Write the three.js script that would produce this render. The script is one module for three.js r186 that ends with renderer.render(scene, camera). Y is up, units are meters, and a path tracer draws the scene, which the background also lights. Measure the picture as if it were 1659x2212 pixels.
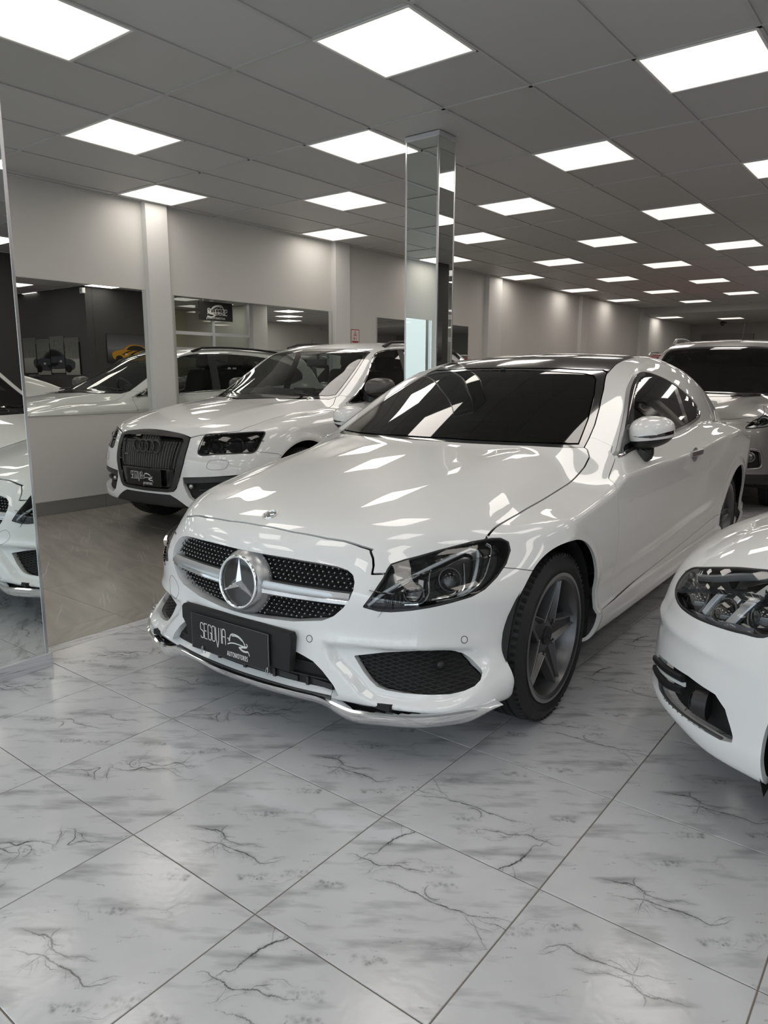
import * as THREE from 'three';
import { RoundedBoxGeometry } from 'three/addons/geometries/RoundedBoxGeometry.js';
import { mergeGeometries, toCreasedNormals } from 'three/addons/utils/BufferGeometryUtils.js';
import { RectAreaLightUniformsLib } from 'three/addons/lights/RectAreaLightUniformsLib.js';
import { ImprovedNoise } from 'three/addons/math/ImprovedNoise.js';

// ---------------------------------------------------------------- camera, sky, exposure
const scene = new THREE.Scene();
const renderer = new THREE.WebGLRenderer({ antialias: true });
renderer.toneMapping = THREE.LinearToneMapping;
renderer.toneMappingExposure = 0.78;
renderer.shadowMap.enabled = true;
renderer.shadowMap.type = THREE.PCFSoftShadowMap;
RectAreaLightUniformsLib.init();
const camera = new THREE.PerspectiveCamera(70.3005, 1659 / 2212, 0.05, 80);
camera.position.set(0, 1.2718, 0);
{
  const yaw = -0.6590219973653392, pitch = -0.18620397168725175, roll = 0.0022072459320727753;
  const fw = new THREE.Vector3(Math.sin(yaw) * Math.cos(pitch), Math.sin(pitch), -Math.cos(yaw) * Math.cos(pitch));
  const rt = new THREE.Vector3(Math.cos(yaw), 0, Math.sin(yaw)), up = new THREE.Vector3().crossVectors(rt, fw);
  const r2 = rt.clone().multiplyScalar(Math.cos(roll)).addScaledVector(up, Math.sin(roll));
  const u2 = up.clone().multiplyScalar(Math.cos(roll)).addScaledVector(rt, -Math.sin(roll));
  camera.quaternion.setFromRotationMatrix(new THREE.Matrix4().makeBasis(r2, u2, fw.clone().negate()));
}
scene.add(camera);
// overcast daylight out in the street, seen and felt only through the shop front behind the camera
scene.background = new THREE.Color().setRGB(4.3, 4.8, 5.5);
const LAMP_RADIANCE = 5.2;                        // what the eye sees of a ceiling panel
const LAMP_COLOR = new THREE.Color().setRGB(1.0, 0.935, 0.86);
// ---------------------------------------------------------------- small helpers
const taken = new Map();
function numbered(name) { const k = taken.get(name) || 0; taken.set(name, k + 1); return k ? name + '_' + String(k).padStart(3, '0') : name; }
function rng(seed) { let s = seed >>> 0; return () => { s = (s + 0x6D2B79F5) >>> 0; let t = s; t = Math.imul(t ^ (t >>> 15), t | 1); t ^= t + Math.imul(t ^ (t >>> 7), t | 61); return ((t ^ (t >>> 14)) >>> 0) / 4294967296; }; }
const clamp = (x, a, b) => Math.min(b, Math.max(a, x)), lerp = (a, b, t) => a + (b - a) * t, sstep = (a, b, x) => { const t = clamp((x - a) / (b - a), 0, 1); return t * t * (3 - 2 * t); };
const gauss = (x, s) => Math.exp(-x * x / (s * s));
const noise = new ImprovedNoise();
const wpos = (X, Y, Z) => new THREE.Vector3(X, Z, -Y);          // room plan (X right, Y away, Z up) -> three
function shadow(o) { o.traverse((m) => { if (m.isMesh) { m.castShadow = true; m.receiveShadow = true; } }); return o; }
function thing(name, label, category, group, at) {
  const o = new THREE.Group(); o.name = numbered(name); o.userData = { label, category }; if (group) o.userData.group = group;
  if (at) o.position.copy(at); scene.add(o); return o;
}
function mesh(name, geo, mat, parent, extra) {
  const m = new THREE.Mesh(Array.isArray(geo) ? (geo.length > 1 ? merge(geo) : geo[0]) : geo, mat);
  m.name = parent === scene ? numbered(name) : name; m.castShadow = true; m.receiveShadow = true;
  if (extra) Object.assign(m.userData, extra); parent.add(m);
  if (parent !== scene) { let k = 0; for (const c of parent.children) if (c !== m && c.userData.base === name) k++; m.userData.base = name; if (k) m.name = name + '_' + String(k).padStart(3, '0'); }
  return m;
}
function sub(name, parent) { const g = new THREE.Group(); let k = 0; for (const c of parent.children) if (c.userData.base === name) k++; g.name = k ? name + '_' + String(k).padStart(3, '0') : name; g.userData.base = name; parent.add(g); return g; }
function structure(name, geo, mat, parent = scene) { return mesh(name, geo, mat, parent, parent === scene ? { kind: 'structure' } : undefined); }
function merge(list) {
  const flat = list.map((g) => { let q = g.index ? g.toNonIndexed() : g; const r = new THREE.BufferGeometry(); r.setAttribute('position', q.getAttribute('position')); r.setAttribute('normal', q.getAttribute('normal'));
    r.setAttribute('uv', q.getAttribute('uv') || new THREE.BufferAttribute(new Float32Array(q.getAttribute('position').count * 2), 2)); return r; });
  return mergeGeometries(flat);
}
function std(color, o = {}) { const c = Array.isArray(color) ? new THREE.Color().setRGB(...color) : new THREE.Color(color); return new THREE.MeshPhysicalMaterial({ color: c, roughness: 0.5, ...o }); }
function box(sx, sy, sz, x = 0, y = 0, z = 0, r = 0) {   // three axes
  const g = r > 0 ? new RoundedBoxGeometry(sx, sy, sz, 2, r) : new THREE.BoxGeometry(sx, sy, sz); g.translate(x, y, z); return g;
}
const wbox = (x0, x1, y0, y1, z0, z1, r = 0) => box(x1 - x0, z1 - z0, y1 - y0, (x0 + x1) / 2, (z0 + z1) / 2, -(y0 + y1) / 2, r);   // room plan axes
function dataTex(w, h, fn, srgb, repeat = true) {
  const d = new Uint8Array(w * h * 4);
  for (let j = 0; j < h; j++) for (let i = 0; i < w; i++) { const c = fn(i / w, j / h, i, j), k = (j * w + i) * 4; d[k] = clamp(c[0], 0, 1) * 255; d[k + 1] = clamp(c[1], 0, 1) * 255; d[k + 2] = clamp(c[2], 0, 1) * 255; d[k + 3] = 255; }
  const t = new THREE.DataTexture(d, w, h, THREE.RGBAFormat); t.magFilter = THREE.LinearFilter; t.minFilter = THREE.LinearFilter; if (srgb) t.colorSpace = THREE.SRGBColorSpace;
  if (repeat) t.wrapS = t.wrapT = THREE.RepeatWrapping; t.needsUpdate = true; return t;
}
// ---------------------------------------------------------------- curves and height grids
function pchip(pts) {
  const n = pts.length, x = pts.map((p) => p[0]), y = pts.map((p) => p[1]), d = [], m = new Array(n).fill(0);
  for (let i = 0; i < n - 1; i++) d.push((y[i + 1] - y[i]) / (x[i + 1] - x[i]));
  for (let i = 1; i < n - 1; i++) { if (d[i - 1] * d[i] > 0) { const w1 = 2 * (x[i + 1] - x[i]) + x[i] - x[i - 1], w2 = x[i + 1] - x[i] + 2 * (x[i] - x[i - 1]); m[i] = (w1 + w2) / (w1 / d[i - 1] + w2 / d[i]); } }
  m[0] = d[0]; m[n - 1] = d[n - 2];
  return (t) => {
    if (t <= x[0]) return y[0] + m[0] * (t - x[0]); if (t >= x[n - 1]) return y[n - 1] + m[n - 1] * (t - x[n - 1]);
    let i = 0; while (t > x[i + 1]) i++; const h = x[i + 1] - x[i], s = (t - x[i]) / h, s2 = s * s, s3 = s2 * s;
    return y[i] * (2 * s3 - 3 * s2 + 1) + m[i] * h * (s3 - 2 * s2 + s) + y[i + 1] * (3 * s2 - 2 * s3) + m[i + 1] * h * (s3 - s2);
  };
}
function sp(pts, blur = 0) {   // smooth curve through points, softened by a gaussian of that width
  pts = pts.slice().sort((a, b) => a[0] - b[0]); const f = pchip(pts); if (!blur) return f;
  const x0 = pts[0][0] - 3 * blur, x1 = pts[pts.length - 1][0] + 3 * blur, N = Math.max(60, Math.ceil((x1 - x0) / blur * 5)), h = (x1 - x0) / N, R = Math.ceil(3 * blur / h), v = new Float64Array(N + 1);
  let ws = 0; const w = []; for (let k = -R; k <= R; k++) { const q = Math.exp(-0.5 * (k * h / blur) ** 2); w.push(q); ws += q; }
  for (let i = 0; i <= N; i++) { let s = 0; for (let k = -R; k <= R; k++) s += w[k + R] * f(x0 + (i + k) * h); v[i] = s / ws; }
  return (t) => { const q = clamp((t - x0) / h, 0, N - 1e-6), i = q | 0, s = q - i, a = v[Math.max(0, i - 1)], b = v[i], c = v[Math.min(N, i + 1)], d = v[Math.min(N, i + 2)];
    return b + 0.5 * s * (c - a + s * (2 * a - 5 * b + 4 * c - d + s * (3 * (b - c) + d - a))); };
}
function grid2(fn, u0, u1, nu, v0, v1, nv, blur = 0) {
  const A = new Float64Array((nu + 1) * (nv + 1)), hu = (u1 - u0) / nu, hv = (v1 - v0) / nv, S = nv + 1;
  for (let i = 0; i <= nu; i++) for (let j = 0; j <= nv; j++) A[i * S + j] = fn(u0 + i * hu, v0 + j * hv);
  for (let b = 0; b < blur; b++) { const B = A.slice(); for (let i = 1; i < nu; i++) for (let j = 1; j < nv; j++) A[i * S + j] = (4 * B[i * S + j] + 2 * (B[(i - 1) * S + j] + B[(i + 1) * S + j] + B[i * S + j - 1] + B[i * S + j + 1]) + B[(i - 1) * S + j - 1] + B[(i - 1) * S + j + 1] + B[(i + 1) * S + j - 1] + B[(i + 1) * S + j + 1]) / 16; }
  const cr = (a, b, c, d, s) => b + 0.5 * s * (c - a + s * (2 * a - 5 * b + 4 * c - d + s * (3 * (b - c) + d - a)));
  return (u, v) => {
    const qu = clamp((u - u0) / hu, 1, nu - 2.000001), qv = clamp((v - v0) / hv, 1, nv - 2.000001), i = qu | 0, j = qv | 0, s = qu - i, t = qv - j; let k = (i - 1) * S + j - 1;
    const a = cr(A[k], A[k + 1], A[k + 2], A[k + 3], t); k += S; const b = cr(A[k], A[k + 1], A[k + 2], A[k + 3], t); k += S; const c = cr(A[k], A[k + 1], A[k + 2], A[k + 3], t); k += S; const d = cr(A[k], A[k + 1], A[k + 2], A[k + 3], t);
    return cr(a, b, c, d, s);
  };
}
const smax = (a, b, k) => { const h = Math.max(k - Math.abs(a - b), 0) / k; return Math.max(a, b) + h * h * k * 0.25; };
const smin = (a, b, k) => { const h = Math.max(k - Math.abs(a - b), 0) / k; return Math.min(a, b) - h * h * k * 0.25; };
// signed distance to a closed outline (negative inside); round > 0 runs a smooth curve through the points
function outline(pts, round = 0) {
  let P = pts;
  for (let r = 0; r < round; r++) { const Q = []; for (let i = 0; i < P.length; i++) { const a = P[(i + P.length - 1) % P.length], b = P[i], c = P[(i + 1) % P.length], d = P[(i + 2) % P.length]; Q.push(b, [(-a[0] + 9 * b[0] + 9 * c[0] - d[0]) / 16, (-a[1] + 9 * b[1] + 9 * c[1] - d[1]) / 16]); } P = Q; }
  const n = P.length, xs = P.map((p) => p[0]), ys = P.map((p) => p[1]), x0 = Math.min(...xs), x1 = Math.max(...xs), y0 = Math.min(...ys), y1 = Math.max(...ys);
  const f = (x, y) => {
    const bx = Math.max(x0 - x, x - x1, 0), by = Math.max(y0 - y, y - y1, 0); if (bx + by > 0.08) return Math.hypot(bx, by);
    let d = 1e9, ins = false;
    for (let i = 0, j = n - 1; i < n; j = i++) {
      const ex = xs[j] - xs[i], ey = ys[j] - ys[i], wx = x - xs[i], wy = y - ys[i], t = clamp((wx * ex + wy * ey) / (ex * ex + ey * ey + 1e-20), 0, 1), dx = wx - ex * t, dy = wy - ey * t; d = Math.min(d, dx * dx + dy * dy);
      if ((ys[i] > y) !== (ys[j] > y) && x < (xs[j] - xs[i]) * (y - ys[i]) / (ys[j] - ys[i]) + xs[i]) ins = !ins;
    }
    return ins ? -Math.sqrt(d) : Math.sqrt(d);
  };
  f.pts = P; return f;
}
// ---------------------------------------------------------------- meshing an implicit shape (car axes: x forward, y left, z up; mirrored about y = 0 if half)
function grad(F, x, y, z, e, o) { o[0] = (F(x + e, y, z) - F(x - e, y, z)) / (2 * e); o[1] = (F(x, y + e, z) - F(x, y - e, z)) / (2 * e); o[2] = (F(x, y, z + e) - F(x, y, z - e)) / (2 * e); return o; }
function polygonize(F, lo, hi, h, half = true, reach = 9) {
  const y0 = half ? -h : lo[1], nx = Math.ceil((hi[0] - lo[0]) / h) + 1, ny = Math.ceil((hi[1] - y0) / h) + 1, nz = Math.ceil((hi[2] - lo[2]) / h) + 1, val = new Float32Array(nx * ny * nz).fill(NaN), at = (i, j, k) => (i * ny + j) * nz + k;
  const C = 4;
  for (let I = 0; I < nx; I += C) for (let J = 0; J < ny; J += C) for (let K = 0; K < nz; K += C) {
    if (Math.abs(F(lo[0] + (I + 2) * h, y0 + (J + 2) * h, lo[2] + (K + 2) * h)) > reach * h) continue;
    for (let i = I; i <= I + C && i < nx; i++) for (let j = J; j <= J + C && j < ny; j++) for (let k = K; k <= K + C && k < nz; k++) { const q = at(i, j, k); if (val[q] !== val[q]) val[q] = F(lo[0] + i * h, y0 + j * h, lo[2] + k * h); }
  }
  const id = new Int32Array(nx * ny * nz).fill(-1), P = [], N = [], I = [], g = [0, 0, 0], E = [[0, 1], [2, 3], [4, 5], [6, 7], [0, 2], [1, 3], [4, 6], [5, 7], [0, 4], [1, 5], [2, 6], [3, 7]], c = new Float64Array(8);
  for (let i = 0; i < nx - 1; i++) for (let j = 0; j < ny - 1; j++) for (let k = 0; k < nz - 1; k++) {
    let m = 0, bad = false; for (let b = 0; b < 8; b++) { const v = val[at(i + (b & 1), j + (b >> 1 & 1), k + (b >> 2))]; if (v !== v) { bad = true; break; } c[b] = v; if (v < 0) m++; }
    if (bad || m === 0 || m === 8) continue;
    let x = 0, y = 0, z = 0, n = 0; for (const [a, b] of E) if ((c[a] < 0) !== (c[b] < 0)) { const t = c[a] / (c[a] - c[b]); x += lerp(a & 1, b & 1, t); y += lerp(a >> 1 & 1, b >> 1 & 1, t); z += lerp(a >> 2, b >> 2, t); n++; }
    x = lo[0] + (i + x / n) * h; y = y0 + (j + y / n) * h; z = lo[2] + (k + z / n) * h; const ox = x, oy = y, oz = z;
    for (let it = 0; it < 4; it++) { const f = F(x, y, z); grad(F, x, y, z, 0.002, g); const q = f / (g[0] * g[0] + g[1] * g[1] + g[2] * g[2] + 1e-9); x = clamp(x - q * g[0], ox - h, ox + h); y = clamp(y - q * g[1], oy - h, oy + h); z = clamp(z - q * g[2], oz - h, oz + h); }
    grad(F, x, y, z, 0.002, g); const l = Math.hypot(...g) || 1; id[at(i, j, k)] = P.length / 3; P.push(x, y, z); N.push(g[0] / l, g[1] / l, g[2] / l);
  }
  const quad = (a, b, c2, d, flip, out) => { if (a < 0 || b < 0 || c2 < 0 || d < 0) return; if (flip) [b, d] = [d, b]; const dd = (p, q) => (P[3 * p] - P[3 * q]) ** 2 + (P[3 * p + 1] - P[3 * q + 1]) ** 2 + (P[3 * p + 2] - P[3 * q + 2]) ** 2; if (dd(a, c2) < dd(b, d)) out.push(a, b, c2, a, c2, d); else out.push(a, b, d, b, c2, d); };
  const mid = [];
  for (let i = 1; i < nx - 1; i++) for (let j = 1; j < ny - 1; j++) for (let k = 1; k < nz - 1; k++) {
    const v = val[at(i, j, k)]; if (v !== v) continue; const out = half && j === 1 ? mid : I; let u;
    u = val[at(i + 1, j, k)]; if (u === u && (v < 0) !== (u < 0)) quad(id[at(i, j - 1, k - 1)], id[at(i, j, k - 1)], id[at(i, j, k)], id[at(i, j - 1, k)], v > 0, out);
    u = val[at(i, j + 1, k)]; if (u === u && (v < 0) !== (u < 0)) quad(id[at(i - 1, j, k - 1)], id[at(i - 1, j, k)], id[at(i, j, k)], id[at(i, j, k - 1)], v > 0, I);
    u = val[at(i, j, k + 1)]; if (u === u && (v < 0) !== (u < 0)) quad(id[at(i - 1, j - 1, k)], id[at(i, j - 1, k)], id[at(i, j, k)], id[at(i - 1, j, k)], v > 0, out);
  }
  if (half) { const n = P.length / 3; for (let q = 0; q < n; q++) { P.push(P[3 * q], -P[3 * q + 1], P[3 * q + 2]); N.push(N[3 * q], -N[3 * q + 1], N[3 * q + 2]); } const L = I.length; for (let q = 0; q < L; q += 3) I.push(I[q] + n, I[q + 2] + n, I[q + 1] + n); for (const q of mid) I.push(q); }
  return { p: P, n: N, i: I };
}
// cut a mesh along d = 0 (gap each side); returns [inside, outside]; edges are turned inward by hIn / hOut
function split(M, d, { gap = 0.0022, lv = 3, hIn = 0, hOut = 0 } = {}) {
  const nv = M.p.length / 3, D = new Float64Array(nv), P = M.p, N = M.n;
  for (let v = 0; v < nv; v++) D[v] = d(P[3 * v], P[3 * v + 1], P[3 * v + 2], N[3 * v], N[3 * v + 1], N[3 * v + 2]);
  const A = { p: [], n: [], i: [], map: new Int32Array(nv).fill(-1) }, B = { p: P, n: N, i: [], all: true };   // the outside keeps the vertex list it came with
  const put = (o, v) => { o.p.push(v[0], v[1], v[2]); o.n.push(v[3], v[4], v[5]); return o.p.length / 3 - 1; };
  const old = (o, q) => { if (o.all) return q; if (o.map[q] < 0) { o.map[q] = o.p.length / 3; o.p.push(P[3 * q], P[3 * q + 1], P[3 * q + 2]); o.n.push(N[3 * q], N[3 * q + 1], N[3 * q + 2]); } return o.map[q]; };
  const mix = (a, b, t) => { const r = []; for (let k = 0; k < 6; k++) r.push(lerp(a[k], b[k], t)); const l = Math.hypot(r[3], r[4], r[5]) || 1; r[3] /= l; r[4] /= l; r[5] /= l; return r; };
  const ev = (v) => { v[6] = d(v[0], v[1], v[2], v[3], v[4], v[5]); return v; };
  const clip = (o, T, s, g, depth) => {   // keep s * d > g
    const f = T.map((v) => s * v[6] - g), poly = [], cutp = [];
    for (let k = 0; k < 3; k++) { const a = T[k], b = T[(k + 1) % 3], fa = f[k], fb = f[(k + 1) % 3]; if (fa > 0) poly.push(a); if ((fa > 0) !== (fb > 0)) { const m = mix(a, b, fa / (fa - fb)); poly.push(m); cutp.push(m); } }
    if (poly.length < 3) return; const ids = poly.map((v) => put(o, v)); for (let k = 1; k + 1 < ids.length; k++) o.i.push(ids[0], ids[k], ids[k + 1]);
    if (depth && cutp.length === 2) {
      const [a, b] = cutp, e = [b[0] - a[0], b[1] - a[1], b[2] - a[2]], nn = [a[3] + b[3], a[4] + b[4], a[5] + b[5]], w = [e[1] * nn[2] - e[2] * nn[1], e[2] * nn[0] - e[0] * nn[2], e[0] * nn[1] - e[1] * nn[0]], l = Math.hypot(...w); if (l < 1e-9) return;
      const q = T[f.indexOf(Math.max(...f))], sg = (q[0] - a[0]) * w[0] + (q[1] - a[1]) * w[1] + (q[2] - a[2]) * w[2] > 0 ? -1 / l : 1 / l, wn = w.map((t) => t * sg);
      const mv = (v, t) => [v[0] - v[3] * t, v[1] - v[4] * t, v[2] - v[5] * t, ...wn]; const k0 = put(o, mv(a, 0)), k1 = put(o, mv(b, 0)), k2 = put(o, mv(b, depth)), k3 = put(o, mv(a, depth)); o.i.push(k0, k1, k2, k0, k2, k3);
    }
  };
  const rec = (T, l) => {
    const mn = Math.min(T[0][6], T[1][6], T[2][6]), mx = Math.max(T[0][6], T[1][6], T[2][6]); const el = Math.max(Math.hypot(T[0][0] - T[1][0], T[0][1] - T[1][1], T[0][2] - T[1][2]), Math.hypot(T[2][0] - T[1][0], T[2][1] - T[1][1], T[2][2] - T[1][2]));
    const cross = !(mn > gap || mx < -gap), near = l > 1 && Math.min(Math.abs(mn), Math.abs(mx)) < gap + 0.25 * el;
    if (!cross && !near) { const o = mn > 0 ? B : A, q = T.map((v) => put(o, v)); o.i.push(...q); return; }
    if (l > 0 && (cross || near)) { const a = ev(mix(T[0], T[1], 0.5)), b = ev(mix(T[1], T[2], 0.5)), c = ev(mix(T[2], T[0], 0.5)); rec([T[0], a, c], l - 1); rec([a, T[1], b], l - 1); rec([c, b, T[2]], l - 1); rec([a, b, c], l - 1); return; }
    clip(A, T, -1, gap, hIn); clip(B, T, 1, gap, hOut);
  };
  for (let t = 0; t < M.i.length; t += 3) {
    const q = [M.i[t], M.i[t + 1], M.i[t + 2]], a = D[q[0]], b = D[q[1]], c = D[q[2]], mn = Math.min(a, b, c), mx = Math.max(a, b, c);
    const el = Math.max(Math.hypot(P[3 * q[0]] - P[3 * q[1]], P[3 * q[0] + 1] - P[3 * q[1] + 1], P[3 * q[0] + 2] - P[3 * q[1] + 2]), Math.hypot(P[3 * q[2]] - P[3 * q[1]], P[3 * q[2] + 1] - P[3 * q[1] + 1], P[3 * q[2] + 2] - P[3 * q[1] + 2]));
    if (mn > gap + 0.3 * el) { for (const v of q) B.i.push(old(B, v)); continue; } if (mx < -gap - 0.3 * el) { for (const v of q) A.i.push(old(A, v)); continue; }
    rec(q.map((v) => [P[3 * v], P[3 * v + 1], P[3 * v + 2], N[3 * v], N[3 * v + 1], N[3 * v + 2], D[v]]), Math.min(lv, Math.max(0, Math.ceil(Math.log2(el / 0.0042)))));
  }
  delete A.map; delete B.all; return [A, B];
}
function shift(M0, t) { const M = compact(M0), p = M.p.slice(); for (let k = 0; k < p.length; k++) p[k] += t * M.n[k]; return { p, n: M.n, i: M.i }; }
function compact(M) { const map = new Int32Array(M.p.length / 3).fill(-1), p = [], n = [], i = new Array(M.i.length); for (let k = 0; k < M.i.length; k++) { const v = M.i[k]; if (map[v] < 0) { map[v] = p.length / 3; p.push(M.p[3 * v], M.p[3 * v + 1], M.p[3 * v + 2]); n.push(M.n[3 * v], M.n[3 * v + 1], M.n[3 * v + 2]); } i[k] = map[v]; } return { p, n, i }; }
function shell(M0) {   // mesh in car axes -> three geometry; uv = (x, y+z) metres
  const M = compact(M0), n = M.p.length / 3, p = new Float32Array(3 * n), q = new Float32Array(3 * n), uv = new Float32Array(2 * n);
  for (let v = 0; v < n; v++) { p[3 * v] = M.p[3 * v]; p[3 * v + 1] = M.p[3 * v + 2]; p[3 * v + 2] = -M.p[3 * v + 1]; q[3 * v] = M.n[3 * v]; q[3 * v + 1] = M.n[3 * v + 2]; q[3 * v + 2] = -M.n[3 * v + 1]; uv[2 * v] = M.p[3 * v] + M.p[3 * v + 1]; uv[2 * v + 1] = M.p[3 * v + 2]; }
  const g = new THREE.BufferGeometry(); g.setAttribute('position', new THREE.BufferAttribute(p, 3)); g.setAttribute('normal', new THREE.BufferAttribute(q, 3)); g.setAttribute('uv', new THREE.BufferAttribute(uv, 2)); const ix = M.i.slice();
  for (let t = 0; t < ix.length; t += 3) { const a = 3 * ix[t], b = 3 * ix[t + 1], c = 3 * ix[t + 2], ux = p[b] - p[a], uy = p[b + 1] - p[a + 1], uz = p[b + 2] - p[a + 2], vx = p[c] - p[a], vy = p[c + 1] - p[a + 1], vz = p[c + 2] - p[a + 2];
    if ((uy * vz - uz * vy) * (q[a] + q[b] + q[c]) + (uz * vx - ux * vz) * (q[a + 1] + q[b + 1] + q[c + 1]) + (ux * vy - uy * vx) * (q[a + 2] + q[b + 2] + q[c + 2]) < 0) { const k = ix[t + 1]; ix[t + 1] = ix[t + 2]; ix[t + 2] = k; } }
  g.setIndex(ix); return g;
}
const V = (x, y, z) => new THREE.Vector3(x, z, -y);
// sweeps in car axes
function tube(pts, r, seg = 40, rad = 8, closed = false) { return new THREE.TubeGeometry(new THREE.CatmullRomCurve3(pts.map((p) => p.isVector3 ? p : V(...p)), closed, 'centripetal'), seg, r, rad, closed); }
// a bar of rectangular or given section along a path of {p, n} (three vectors): width across, thickness along n
function strip(path, w, t, { closed = false, lift = 0, prof } = {}) {
  const m = path.length, sec = prof || [[-w / 2, -t / 2], [-w / 2, t / 2 - 0.25 * t], [-w / 2 + Math.min(w, t) * 0.25, t / 2], [w / 2 - Math.min(w, t) * 0.25, t / 2], [w / 2, t / 2 - 0.25 * t], [w / 2, -t / 2]], s = sec.length, pos = [], idx = [], a = new THREE.Vector3(), b = new THREE.Vector3();
  for (let i = 0; i < m; i++) {
    const q = path[i], pr = path[closed ? (i + m - 1) % m : Math.max(0, i - 1)].p, nx = path[closed ? (i + 1) % m : Math.min(m - 1, i + 1)].p; a.subVectors(nx, pr).normalize(); const n = q.n.clone().addScaledVector(a, -q.n.dot(a)).normalize(); b.crossVectors(a, n);
    const k = q.k === undefined ? 1 : q.k, kt = q.kt === undefined ? 1 : q.kt;
    for (const [u, v] of sec) pos.push(q.p.x + b.x * u * k + n.x * (v * kt + lift), q.p.y + b.y * u * k + n.y * (v * kt + lift), q.p.z + b.z * u * k + n.z * (v * kt + lift));
  }
  for (let i = 0; i < (closed ? m : m - 1); i++) for (let j = 0; j < s; j++) { const A = i * s + j, B = i * s + (j + 1) % s, i2 = (i + 1) % m, Cc = i2 * s + (j + 1) % s, Dd = i2 * s + j; idx.push(A, B, Cc, A, Cc, Dd); }
  if (!closed) { for (let j = 1; j + 1 < s; j++) idx.push(0, j + 1, j, (m - 1) * s, (m - 1) * s + j, (m - 1) * s + j + 1); }
  let g = new THREE.BufferGeometry(); g.setAttribute('position', new THREE.Float32BufferAttribute(pos, 3)); g.setIndex(idx); g = g.toNonIndexed(); g.computeVertexNormals(); 
  return creased(g, 0.7);
}
function creased(g, a = 0.6) { const r = toCreasedNormals(g, a); if (!r.getAttribute('uv')) r.setAttribute('uv', new THREE.BufferAttribute(new Float32Array(r.getAttribute('position').count * 2), 2)); return r; }
function lathe(pts, seg = 48) { const g = new THREE.LatheGeometry(pts.map((p) => new THREE.Vector2(p[0], p[1])), seg); return g; }
// ---------------------------------------------------------------- the showroom shell (room plan: X right, Y away from the street, Z up)
const ZC = 2.911, XW = -6.45, XR = 4.5, YS = -2.7, YB = 18.85, YF = 23.2;
const fbm = (x, y, z, o = 4) => { let s = 0, a = 0.5; for (let k = 0; k < o; k++) { s += a * noise.noise(x, y, z); x *= 2.03; y *= 2.03; z += 7.1; a *= 0.5; } return s; };
const inView = (() => { const m = new THREE.Matrix4(), v = new THREE.Vector3(); camera.updateMatrixWorld(); camera.updateProjectionMatrix(); m.multiplyMatrices(camera.projectionMatrix, camera.matrixWorldInverse.copy(camera.matrixWorld).invert()); return (X, Y, Z, pad = 0.12) => { v.copy(wpos(X, Y, Z)); const d = v.distanceTo(camera.position); const f = v.clone().sub(camera.position).dot(new THREE.Vector3(0, 0, -1).applyQuaternion(camera.quaternion)); if (f < 0.05) return false; v.applyMatrix4(m); return Math.abs(v.x) < 1 + pad && Math.abs(v.y) < 1 + pad; }; })();
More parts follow.
